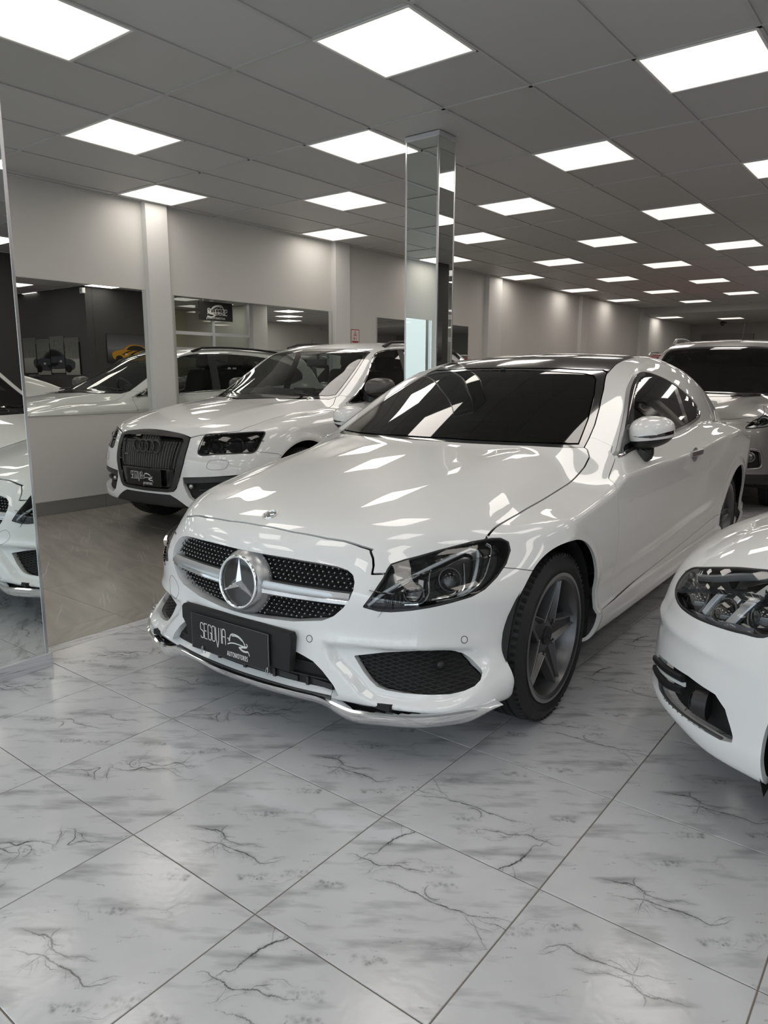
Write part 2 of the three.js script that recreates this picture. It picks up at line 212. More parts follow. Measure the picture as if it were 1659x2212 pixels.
// marble print: pale ground, grey clouds, dark hairline veins that branch
function marbleTex(seed, n = 768) {
  const R = rng(seed), A = new Float32Array(n * n), B = new Float32Array(n * n), f = n / 768;
  const stamp = (F, x, y, r, a) => { const r2 = Math.ceil(r * 1.6); for (let j = -r2; j <= r2; j++) for (let i = -r2; i <= r2; i++) { const u = Math.round(x) + i, v = Math.round(y) + j; if (u < 0 || v < 0 || u >= n || v >= n) continue; const d = Math.hypot(i, j) / r, q = a * Math.exp(-d * d * 1.6); if (q > F[v * n + u]) F[v * n + u] = q; } };
  const vein = (x, y, h, len, w, str, depth) => { let dir = h; for (let s = 0; s < len; s++) { dir += (R() - 0.5) * 0.34 + (h - dir) * 0.045; if (R() < 0.022) dir += (R() - 0.5) * 1.9; x += Math.cos(dir) * 1.8 * f; y += Math.sin(dir) * 1.8 * f; const t = Math.sin(Math.PI * s / len), m = 0.5 + 0.5 * noise.noise(s * 0.045, seed + len, w * 3), k = str * (0.25 + 0.75 * t) * (0.35 + 0.9 * m); stamp(A, x + (R() - 0.5) * w * 0.7, y + (R() - 0.5) * w * 0.7, (w * (0.35 + 0.9 * R() * t * m) + 0.45) * f, k); if (s % 2 === 0) stamp(B, x + (R() - 0.5) * 20 * f, y + (R() - 0.2) * 16 * f, (6 + 20 * R() * m) * f, 0.34 * k * R()); if (depth && R() < 0.010) vein(x, y, dir + (R() < 0.5 ? 1 : -1) * (0.25 + R() * 0.6), len * (0.2 + 0.3 * R()), w * 0.5, str * 0.75, depth - 1); } };
  const main = -0.62;
  for (let k = 0; k < 2 + seed % 2; k++) vein(n * (0.02 + 0.35 * R()), n * (0.35 + 0.6 * R()), main + (R() - 0.5) * 0.8, 170 + R() * 150, 3.2 + R() * 1.6, 1.0, 2);
  for (let k = 0; k < 5; k++) vein(n * R(), n * R(), main + (R() - 0.5) * 1.4, 40 + R() * 90, 1.3, 0.6, 1);
  { let hook = 2.2; let x = n * (0.25 + 0.5 * R()), y = n * (0.3 + 0.4 * R()); for (let s = 0; s < 60; s++) { hook += 0.045; x += Math.cos(hook) * 2 * f; y += Math.sin(hook) * 2 * f; stamp(A, x, y, (1.2 + 3 * Math.sin(s / 60 * 3.1) * R()) * f, 0.75 * (0.5 + 0.5 * R())); if (s % 3 === 0) stamp(B, x + (R() - 0.5) * 18 * f, y + (R() - 0.5) * 18 * f, (6 + 9 * R()) * f, 0.3 * R()); } }
  for (let k = 0; k < 4; k++) { const x = n * R(), y = n * R(); for (let q = 0; q < 34; q++) { const a = (R() - 0.5) * 120 * f, b = (R() - 0.5) * 34 * f; stamp(B, x + a * Math.cos(main) - b * Math.sin(main), y + a * Math.sin(main) + b * Math.cos(main), (3 + 11 * R()) * f, 0.5 * R()); } }
  for (let k = 0; k < 34; k++) { const x = n * R(), y = n * R(), a = main + (R() - 0.5) * 0.7, l = 4 + 10 * R(); for (let q = 0; q < l; q++) stamp(B, x + Math.cos(a) * q * 3 * f, y + Math.sin(a) * q * 3 * f, (1.5 + 2.5 * R()) * f, 0.55 * R()); }
  return dataTex(n, n, (u, v, i, j) => { const c = 0.5 + fbm(u * 3 + seed, v * 3, 0.3, 3), p = u * 0.81 - v * 0.58, q = u * 0.58 + v * 0.81, d = fbm(p * 2.6 + seed * 2, q * 10, 1.7, 4), b = B[j * n + i] * (0.7 + 1.4 * fbm(u * 20, v * 20, seed, 3)), a = A[j * n + i]; let g = 0.845 + 0.05 * (c - 0.5) - 0.42 * Math.max(0, d - 0.06) - 0.46 * b; g = lerp(g, 0.27, clamp(a, 0, 0.85)); return [g * 0.988, g * 0.99, g]; }, true, false);
}
const bumpTile = dataTex(256, 256, (u, v) => { const g = 0.5 + 0.5 * fbm(u * 26, v * 26, 3.3, 3); return [g, g, g]; }, false);
const marbleMats = [11, 23, 42, 58].map((s) => std([0.86, 0.86, 0.86], { roughness: 0.16, map: marbleTex(s), bumpMap: bumpTile, bumpScale: 0.0004, specularIntensity: 1 }));
const beigeMats = [3, 5].map((s) => { const R = rng(s), str = Array.from({ length: 9 }, () => [R(), R(), 0.5 + R() * 0.25, 0.2 + R() * 0.6]); return std([0.78, 0.77, 0.75], { roughness: 0.24, map: dataTex(384, 384, (u, v) => { let g = 0.63 + 0.09 * fbm(u * 2 + s, v * 11 - u * 3, 0.2, 4); for (const [a, b, m, l] of str) { const x = u - a, y = v - b - x * m + 0.012 * noise.noise(u * 9, v * 9, s); if (x > 0 && x < l) g += 0.10 * Math.exp(-((y / 0.004) ** 2)) * Math.sin(Math.PI * x / l); } return [g * 1.0, g * 0.975, g * 0.925]; }, true, false) }); });
const groutMat = std([0.20, 0.175, 0.15], { roughness: 0.9 });
function tileGeo(w, d, t, rot) { const c = 0.0012, g = new THREE.BufferGeometry(), x = w / 2, z = d / 2; const P = [[-x, -t, -z], [x, -t, -z], [x, -t, z], [-x, -t, z], [-x, -c, -z], [x, -c, -z], [x, -c, z], [-x, -c, z], [-x + c, 0, -z + c], [x - c, 0, -z + c], [x - c, 0, z - c], [-x + c, 0, z - c]], I = []; for (const b of [0, 4]) for (let k = 0; k < 4; k++) { const a = b + k, e = b + (k + 1) % 4; I.push(a, a + 4, e + 4, a, e + 4, e); } I.push(8, 11, 10, 8, 10, 9); const pos = [], uv = [], q = rot * Math.PI / 2, co = Math.round(Math.cos(q)), si = Math.round(Math.sin(q)); for (const i of I) { pos.push(...P[i]); const a = P[i][0] / w, b = P[i][2] / d; uv.push(0.5 + a * co - b * si, 0.5 + a * si + b * co); } g.setAttribute('position', new THREE.Float32BufferAttribute(pos, 3)); g.setAttribute('uv', new THREE.Float32BufferAttribute(uv, 2)); g.computeVertexNormals(); return g; }
const floor = structure('floor', wbox(XW - 0.2, XR + 0.2, YS - 0.1, YF, -0.16, -0.0022), groutMat);
{ // marble floor, 50 cm tiles
  const variants = [0, 1, 2, 3].map((r) => tileGeo(0.4965, 0.4965, 0.01, r)), far = [], R = rng(77), x0 = -2.6837, y0 = 1.5266;
  for (let i = 0; i < 15; i++) for (let j = -9; j < 44; j++) { const X = x0 + 0.5 * (i - 1) + 0.25 + 0.25 * 0, Y = y0 + 0.5 * j + 0.25, Xc = x0 - 0.5 + 0.5 * i + 0.25; if (Xc > XR || Y < YS) continue; const m = (i + 2 * j + 40) % 2 === 0 ? (i > 2 ? 1 : 0) : (i > 2 ? 3 : 2), rot = (i + j) % 4 === 0 ? 2 : 0;
    if (inView(Xc, Y, 0, 0.25) && Y < 8.3) { const t = mesh('floor_tile', variants[rot], marbleMats[m], floor); t.position.copy(wpos(Xc, Y, 0)); } else { const g = variants[rot].clone(); g.translate(Xc, 0, -Y); far.push(g); } }
  mesh('floor_tile_field', far, marbleMats[2], floor, { kind: 'stuff' });
  const strip0 = tileGeo(0.073, 0.4965, 0.01, 0); for (let j = -9; j < 42; j++) { const Y = y0 + 0.5 * j + 0.25; if (inView(-3.22, Y, 0, 0.1) && Y < 6) { const t = mesh('edge_tile', strip0, marbleMats[j & 3], floor); t.position.copy(wpos(-3.2225, Y, 0)); } }
  const bg = [0, 1].map((r) => tileGeo(0.742, 0.742, 0.01, r * 2)), bfar = []; for (let i = 0; i < 5; i++) for (let j = -8; j < 28; j++) { const X = -3.45 - 0.745 * (i + 0.5), Y = 2.085 + 0.745 * (j + 0.5); if (Y < YS || Y > YF) continue; if (inView(X, Y, 0, 0.2) && Y < 9) { const t = mesh('beige_tile', bg[(i + j) & 1], beigeMats[(i * 3 + j) & 1], floor); t.position.copy(wpos(X, Y, 0)); } else { const g = bg[(i + j) & 1].clone(); g.translate(X, 0, -Y); bfar.push(g); } }
  const bs = tileGeo(0.187, 0.742, 0.01, 0); for (let j = -8; j < 28; j++) { const Y = 2.085 + 0.745 * (j + 0.5); if (inView(-3.356, Y, 0, 0.1) && Y < 6) { const t = mesh('beige_tile', bs, beigeMats[j & 1], floor); t.position.copy(wpos(-3.3562, Y, 0)); } else { const g = bs.clone(); g.translate(-3.3562, 0, -Y); bfar.push(g); } }
  mesh('beige_tile_field', bfar, beigeMats[0], floor, { kind: 'stuff' });
}
// suspended ceiling: 60 x 120 cm boards, light panels, steel runners
const boardTex = dataTex(256, 256, (u, v) => { const g = 0.5 + 0.5 * fbm(u * 30, v * 30, 9, 3); return [g, g, g]; });
const boardMats = [0.52, 0.545, 0.50].map((g) => std([g, g * 0.995, g * 0.98], { roughness: 0.55, bumpMap: boardTex, bumpScale: 0.0006 })), runnerMat = std([0.50, 0.50, 0.495], { roughness: 0.4 });
const ceiling = structure('ceiling', wbox(XW - 0.2, XR + 0.2, YS - 0.1, YF + 0.2, ZC + 0.02, ZC + 0.15), std([0.45, 0.45, 0.44], { roughness: 0.9 }));
const PX0 = -5.740168626322, QY0 = 2.938922215808876, lamps = [], isLamp = (p, q) => (((p % 4) + 4) % 4) === (q % 2 === 0 ? 1 : 3);
{ const geos = {}, far = []; const bd = (w, d) => geos[w + ',' + d] || (geos[w + ',' + d] = box(w - 0.022, 0.012, d - 0.022, 0, 0.012, 0, 0.002));
  for (let p = -1; p < 17; p++) for (let q = -5; q < 14; q++) { const X = PX0 + 0.6 * (p + 0.5), Y = QY0 + 1.2 * q; if (X > XR || Y + 1.2 < YS) continue; const L = isLamp(p, q) && Y > YS; if (L) lamps.push([p, q, X, Y + 0.3]); const d = L ? 0.6 : 1.2, Yc = Y + (L ? 0.9 : 0.6); if (Yc > YB + 0.5) continue;
    if (inView(X, Yc, ZC, 0.25) && Y < 13) { const t = mesh('ceiling_board', bd(0.6, d), boardMats[(p * 7 + q * 3 + 30) % 3], ceiling); t.position.copy(wpos(X, Yc, ZC)); } else { const g = bd(0.6, d).clone(); g.translate(X, ZC, -Yc); far.push(g); } }
  for (let q = -5; q < 14; q++) { const Y = QY0 + 1.2 * q + 0.6; if (Y < YS || Y > YB) continue; const g = wbox(XW, PX0 - 0.6 - 0.012, Y - 0.589, Y + 0.589, ZC + 0.006, ZC + 0.018); if (q >= 0 && q < 9) mesh('ceiling_board', g, boardMats[1], ceiling); else far.push(g); }
  mesh('ceiling_board_field', far, boardMats[0], ceiling, { kind: 'stuff' });
  const prof = (x0, x1, y0, y1) => wbox(x0, x1, y0, y1, ZC - 0.001, ZC + 0.012);
  for (let q = -5; q < 14; q++) { const Y = QY0 + 1.2 * q; if (Y > YS) mesh('ceiling_runner', prof(XW, XR, Y - 0.012, Y + 0.012), runnerMat, ceiling); }
  for (let p = -1; p < 18; p++) { const X = PX0 + 0.6 * p; if (X < XR) mesh('ceiling_runner', prof(X - 0.012, X + 0.012, YS, YB), runnerMat, ceiling); }
  const cross = []; for (const [p, q, X, Y] of lamps) cross.push(prof(X - 0.3, X + 0.3, Y + 0.288, Y + 0.312)); mesh('ceiling_cross_bar', cross, runnerMat, ceiling, { kind: 'stuff' });
  mesh('wall_angle', wbox(XW, XW + 0.022, YS, YB, ZC - 0.002, ZC + 0.004), std([0.62, 0.62, 0.61], { roughness: 0.4 }), ceiling);
}
const diffMat = std([0.9, 0.9, 0.88], { roughness: 0.5, emissive: LAMP_COLOR, emissiveIntensity: 1.3 }), frameMat = std([0.8, 0.8, 0.79], { roughness: 0.35 });
const ORD = ['first', 'second', 'third', 'fourth', 'fifth', 'sixth', 'seventh', 'eighth', 'ninth', 'tenth', 'eleventh', 'twelfth'];
{ const rows = {}; const fr = [wbox(-0.297, 0.297, -0.297, -0.282, -0.004, 0.008, 0.002), wbox(-0.297, 0.297, 0.282, 0.297, -0.004, 0.008, 0.002), wbox(-0.297, -0.282, -0.282, 0.282, -0.004, 0.008, 0.002), wbox(0.282, 0.297, -0.282, 0.282, -0.004, 0.008, 0.002)], fg = merge(fr), dg = wbox(-0.282, 0.282, -0.282, 0.282, 0.0, 0.006);
  const seenLamps = lamps.filter(([p, q, X, Y]) => Y < YB - 0.3); seenLamps.push([-90, 0, -6.1, 20.0, 2.76], [-92, 0, -4.9, 21.25, 2.76], [-94, 0, -2.6, 20.4, 2.76]);
  for (const [p, q, X, Y, z = ZC] of seenLamps) {
    const vis = inView(X, Y, z, 0.06), k = (rows[p] = (rows[p] || 0) + (vis ? 1 : 0)) - 1, row = (p + 1) / 2;
    const label = p < -50 ? ['LED panel in the lowered ceiling past the beam, beside the mirrored wall', 'LED panel in the lowered ceiling past the beam, right of the corner panel', 'LED panel in the lowered ceiling past the beam, farthest from the mirrored wall'][(-p - 90) / 2] : vis ? `square LED ceiling panel, ${ORD[k]} from the camera in the ${ORD[row]} row off the mirrored wall` : 'square LED ceiling panel outside the photographed part of the showroom';
    const t = thing('ceiling_light', label, 'ceiling light', vis || p < -50 ? 'lit ceiling panels' : 'ceiling panels out of sight', wpos(X, Y, z)); mesh('lamp_frame', fg, frameMat, t); mesh('diffuser', dg, diffMat, t);
    const l = new THREE.RectAreaLight(LAMP_COLOR, LAMP_RADIANCE, 0.56, 0.56); l.position.set(0, -0.008, 0); l.rotation.x = -Math.PI / 2; t.add(l);
  } }
// walls
const plaster = (c, s = 1) => std(c, { roughness: 0.7, bumpMap: dataTex(256, 256, (u, v) => { const g = 0.5 + 0.5 * fbm(u * 5, v * 5, s, 5); return [g, g, g]; }), bumpScale: 0.002 });
const wallMat = plaster([0.62, 0.605, 0.575]), pilMat = plaster([0.66, 0.65, 0.63], 4), greyMat = plaster([0.055, 0.053, 0.052], 8), dimMat = plaster([0.33, 0.32, 0.30], 6);
structure('wall_left', wbox(XW - 0.2, XW, YS - 0.2, YF + 0.2, -0.1, ZC + 0.15), wallMat);
structure('wall_right', wbox(XR, XR + 0.2, YS - 0.2, 9.7, -0.1, ZC + 0.15), greyMat); structure('wall_right_far', wbox(XR, XR + 0.2, 9.7, YF + 0.2, -0.1, ZC + 0.15), wallMat);
structure('wall_back', wbox(XW - 0.2, XR + 0.2, YF, YF + 0.2, -0.1, ZC + 0.15), dimMat);
structure('beam', wbox(XW, XR, YB, YF, 2.765, ZC + 0.1), std([0.5, 0.5, 0.49], { roughness: 0.7 }));
structure('wall_panel', wbox(-6.1, -4.7, YF - 0.06, YF - 0.001, 0, 2.45), std([0.20, 0.195, 0.19], { roughness: 0.6 }));
for (const [a, b] of [[4.46, 4.71], [7.22, 7.50], [11.1, 11.55], [15.0, 15.35], [18.72, 19.3]]) structure('pilaster', wbox(XW - 0.02, XW + 0.075, a, b, 0, ZC + 0.02, 0.004), pilMat);
{ const bb = std([0.21, 0.205, 0.19], { roughness: 0.35 }), top = std([0.42, 0.41, 0.38], { roughness: 0.4 }); const base = structure('baseboard_left', wbox(XW - 0.01, XW + 0.006, YS, YF, 0, 0.125), groutMat); for (let j = -7; j < 27; j++) { const a = 2.085 + 0.745 * j + 0.3; if (a < YS) continue; mesh('baseboard_tile', wbox(XW, XW + 0.013, a + 0.0015, a + 0.7435, 0.001, 0.125, 0.0015), bb, base); } mesh('baseboard_edge', wbox(XW, XW + 0.016, YS, YF, 0.125, 0.131), top, base); }
// mirrors on the mirrored wall
const mirrorMat = std([0.80, 0.83, 0.80], { metalness: 1, roughness: 0.0 }), alu = std([0.62, 0.63, 0.64], { metalness: 0.9, roughness: 0.28 }), aluPale = std([0.66, 0.67, 0.69], { metalness: 0.35, roughness: 0.3 });
for (const [a, b, z0, z1, l] of [[-0.6, 4.46, 0.905, 2.093, 'large wall mirror left of the first pilaster reflecting the dark walls'], [4.79, 7.21, 0.905, 2.072, 'wall mirror between the pilasters reflecting the dealer sign'], [8.15, 10.57, 0.905, 2.058, 'distant wall mirror half hidden by the mirrored pillar']]) { const t = thing('wall_mirror', l, 'mirror', 'mirrors on the white wall', wpos(XW, (a + b) / 2, (z0 + z1) / 2)); const w = b - a, h = z1 - z0; mesh('mirror_glass', box(0.006, h, w, 0.006, 0, 0), mirrorMat, t); mesh('mirror_edge', [box(0.007, 0.006, w, 0.006, h / 2, 0), box(0.007, 0.006, w, 0.006, -h / 2, 0), box(0.007, h, 0.006, 0.006, 0, w / 2), box(0.007, h, 0.006, 0.006, 0, -w / 2)], std([0.5, 0.5, 0.47], { roughness: 0.4 }), t); }
// mirror-clad pillars
function pillar(x0, x1, y0, y1, name, label) { const t = thing(name, label, 'pillar', undefined, wpos((x0 + x1) / 2, (y0 + y1) / 2, 0)); const w = (x1 - x0) / 2, d = (y1 - y0) / 2, e = 0.012, b = 0.062;
  mesh('core', wbox(-w + 0.01, w - 0.01, -d + 0.01, d - 0.01, 0, ZC), std([0.2, 0.2, 0.2]), t);
  for (const s of [-1, 1]) { mesh('mirror_panel', wbox(s > 0 ? w - 0.008 : -w, s > 0 ? w : -w + 0.008, -d + e, d - e, b, ZC - 0.02), mirrorMat, t); mesh('mirror_panel', wbox(-w + e, w - e, s > 0 ? d - 0.008 : -d, s > 0 ? d : -d + 0.008, b, ZC - 0.02), mirrorMat, t); for (const q of [-1, 1]) mesh('corner_profile', wbox(s > 0 ? w - e : -w - 0.002, s > 0 ? w + 0.002 : -w + e, q > 0 ? d - e : -d - 0.002, q > 0 ? d + 0.002 : -d + e, b, ZC - 0.02, 0.002), alu, t); }
  mesh('plinth', wbox(-w - 0.013, w + 0.013, -d - 0.013, d + 0.013, 0, b, 0.002), marbleMats[2], t); mesh('head_trim', wbox(-w - 0.006, w + 0.006, -d - 0.006, d + 0.006, ZC - 0.03, ZC), aluPale, t); return t; }
pillar(-3.30, -3.035, 0.86, 1.497, 'mirrored_pillar', 'near mirror-clad pillar on a marble plinth at the photo\'s edge');
pillar(-3.258, -2.978, 4.45, 4.66, 'mirrored_pillar', 'slender mirror-clad pillar standing between the white coupe and the white SUV');
// dark grey block, glazed office and white post on the opposite side (seen in the mirrors)
structure('wall_block_front', wbox(0.32, XR, 7.8, 7.95, 0, ZC + 0.02), greyMat); structure('wall_block_side', wbox(0.32, 0.47, 7.94, 9.7, 0, ZC + 0.02), greyMat); structure('wall_block_rear', wbox(0.33, XR, 9.6, 9.72, 0, ZC + 0.02), wallMat);
structure('post', wbox(0.30, 0.60, 12.0, 12.45, 0, ZC), pilMat); structure('wall_office', wbox(0.6, XR, 12.3, 12.42, 0, ZC), wallMat); structure('wall_office_back', wbox(3.2, 3.3, 9.7, 12.3, 0, ZC), plaster([0.62, 0.56, 0.42], 9));
{ const fr = structure('window_1', wbox(0.36, 0.44, 9.7, 9.76, 0, ZC), aluPale); for (const y of [10.85, 11.94]) mesh('window_frame', wbox(0.36, 0.44, y, y + 0.06, 0, ZC), aluPale, fr); for (const z of [0.04, 1.78, 2.12]) mesh('window_frame', wbox(0.365, 0.435, 9.7, 12.0, z, z + 0.07), aluPale, fr); const gl = std([0.9, 0.92, 0.91], { roughness: 0.02, transmission: 1 }); for (const [y0, y1] of [[9.76, 10.85], [10.91, 11.94]]) for (const [z0, z1] of [[0.11, 1.78], [1.85, 2.12], [2.19, ZC]]) mesh('window_pane', wbox(0.397, 0.403, y0, y1, z0, z1), gl, fr); }
// shop front behind the camera, street and houses opposite (felt as daylight and reflections)
structure('wall_front', wbox(XW - 0.2, XR + 0.2, YS - 0.2, YS, 2.45, ZC + 0.15), wallMat);
{ const f = structure('window_2', wbox(XW, XR, YS - 0.14, YS - 0.06, 0, 0.06), alu); for (const x of [XW, -4.9, -3.3, -1.7, -0.2, 1.3, 2.9, XR - 0.06]) mesh('window_frame', wbox(x, x + 0.06, YS - 0.14, YS - 0.06, 0.06, 2.45), alu, f); mesh('window_frame', wbox(XW, XR, YS - 0.14, YS - 0.06, 2.39, 2.45), alu, f); const gl = std([0.93, 0.95, 0.94], { roughness: 0.02, transmission: 1 }); const xs = [XW, -4.9, -3.3, -1.7, -0.2, 1.3, 2.9, XR - 0.06]; for (let k = 0; k + 1 < xs.length; k++) mesh('window_pane', wbox(xs[k] + 0.06, xs[k + 1], YS - 0.103, YS - 0.097, 0.06, 2.39), gl, f); }
structure('pavement', wbox(-24, 22, -22, YS - 0.2, -0.2, -0.05), std([0.42, 0.41, 0.40], { roughness: 0.9 }));
structure('facade', wbox(-24, 22, -19, -18.6, -0.1, 6.5), std([0.55, 0.53, 0.50], { roughness: 0.9 }));
// ---------------------------------------------------------------- car materials
const PAINT = { white: std([0.80, 0.805, 0.80], { roughness: 0.35, clearcoat: 1, clearcoatRoughness: 0.015, specularIntensity: 0.4 }),
  silver: std([0.36, 0.355, 0.345], { roughness: 0.38, metalness: 0.55, clearcoat: 1, clearcoatRoughness: 0.02 }),
  red: std([0.22, 0.006, 0.01], { roughness: 0.35, clearcoat: 1, clearcoatRoughness: 0.02 }), black: std([0.012, 0.012, 0.013], { roughness: 0.3, clearcoat: 1, clearcoatRoughness: 0.02 }) };
const CM = {
  glossBlack: std([0.008, 0.008, 0.009], { roughness: 0.12, clearcoat: 1, clearcoatRoughness: 0.02 }), satinBlack: std([0.016, 0.016, 0.017], { roughness: 0.42 }), matteBlack: std([0.012, 0.012, 0.012], { roughness: 0.75 }),
  rubber: std([0.014, 0.014, 0.015], { roughness: 0.62 }), chrome: std([0.86, 0.87, 0.88], { metalness: 1, roughness: 0.07 }), satinSilver: std([0.50, 0.51, 0.52], { metalness: 0.85, roughness: 0.33 }),
  darkAlloy: std([0.13, 0.13, 0.135], { metalness: 0.75, roughness: 0.34 }), brightAlloy: std([0.34, 0.34, 0.345], { metalness: 0.85, roughness: 0.3 }), brake: std([0.22, 0.21, 0.2], { metalness: 0.8, roughness: 0.45 }),
  tint: std([0.022, 0.025, 0.024], { roughness: 0.02, transmission: 1, ior: 1.52 }), sideTint: std([0.012, 0.012, 0.012], { roughness: 0.02, transmission: 1, ior: 1.52 }), clearGlass: std([0.80, 0.85, 0.83], { roughness: 0.02, transmission: 1, ior: 1.5 }),
  lens: std([0.93, 0.95, 0.96], { roughness: 0.02, transmission: 1, ior: 1.45 }), smokeLens: std([0.45, 0.46, 0.47], { roughness: 0.02, transmission: 1, ior: 1.45 }), frost: std([0.42, 0.44, 0.46], { roughness: 0.25, clearcoat: 1 }), mirror: std([0.9, 0.91, 0.92], { metalness: 1, roughness: 0.01 }),
  cabin: std([0.022, 0.022, 0.023], { roughness: 0.8 }), cabinGrey: std([0.06, 0.06, 0.062], { roughness: 0.8 }), lampRed: std([0.25, 0.01, 0.012], { roughness: 0.15, clearcoat: 1 }), white: std([0.8, 0.8, 0.8], { roughness: 0.5 }) };
// ---------------------------------------------------------------- body from side, top, nose, tail and glasshouse surfaces
function makeF(S) {
  const W = grid2(S.W, S.lo[0], S.hi[0], 360, 0.08, 1.25, 150, S.blurW || 0), T = grid2(S.T, S.lo[0], S.hi[0], 240, -0.03, 1.1, 110, 1), X = grid2(S.X, -0.02, 1.1, 140, 0.08, 1.25, 150, S.blurX ?? 1), R = grid2(S.R, -0.02, 1.1, 70, 0.08, 1.25, 70, 1), Z = grid2(S.Z, S.lo[0], S.hi[0], 240, -0.03, 1.1, 80, 1), G = grid2(S.G, S.lo[0], S.hi[0], 120, 0.7, 1.9, 60);
  const { kf = 0.05, kw = 0.06, kr = 0.12, kg = 0.09, ku = 0.03, zb = 0.17, ks } = S;
  return (x, y, z) => {
    const a = Math.abs(y); let f = smax(x - X(a, z), z - T(x, a), kf); f = smax(f, a - W(x, z), ks ? ks(x, z) : kw); f = smax(f, R(a, z) - x, kr); f = smax(f, (typeof zb === 'number' ? zb : zb(x)) - z, 0.04);
    if (z > 0.75 && x < 0.15) { const g = smax(a - G(x, z), z - Z(x, a), typeof kg === 'number' ? kg : kg(x, z)); f = smin(f, g, ku); }
    return f;
  };
}
function probes(F) {
  const g = [0, 0, 0], hit = (o, d, L) => { let t = 0, f0 = F(...o), st = 0.01; for (; t < L; t += st) { const q = [o[0] + d[0] * (t + st), o[1] + d[1] * (t + st), o[2] + d[2] * (t + st)], f = F(...q); if (f < 0) { let lo = t, hi = t + st; for (let k = 0; k < 24; k++) { const m = (lo + hi) / 2; if (F(o[0] + d[0] * m, o[1] + d[1] * m, o[2] + d[2] * m) < 0) hi = m; else lo = m; } t = hi; break; } }
    const p = [o[0] + d[0] * t, o[1] + d[1] * t, o[2] + d[2] * t]; grad(F, ...p, 0.002, g); const l = Math.hypot(...g); return { p: V(...p), n: V(g[0] / l, g[1] / l, g[2] / l), c: p }; };
  return { front: (y, z) => hit([1.4, y, z], [-1, 0, 0], 3), side: (x, z, s = 1) => hit([x, 1.2 * s, z], [0, -s, 0], 1.2), top: (x, y) => hit([x, y, 2.2], [0, 0, -1], 2.2), diag: (u, z, s = 1) => { const o = [0.8, (0.8 + u) * s, z], k = Math.SQRT1_2; return hit([o[0] + 0.6, o[1] + 0.6 * s, z], [-k, -k * s, 0], 2.6); } };
}
// open curve through 2-D points, sampled n times
function curve2(pts, n) { const c = new THREE.CatmullRomCurve3(pts.map((p) => new THREE.Vector3(p[0], p[1], 0)), false, 'centripetal'), r = []; for (let i = 0; i <= n; i++) { const p = c.getPoint(i / n); r.push([p.x, p.y]); } return r; }
function loop2(pts, n) { const c = new THREE.CatmullRomCurve3(pts.map((p) => new THREE.Vector3(p[0], p[1], 0)), true, 'centripetal'), r = []; for (let i = 0; i < n; i++) { const p = c.getPoint(i / n); r.push([p.x, p.y]); } return r; }
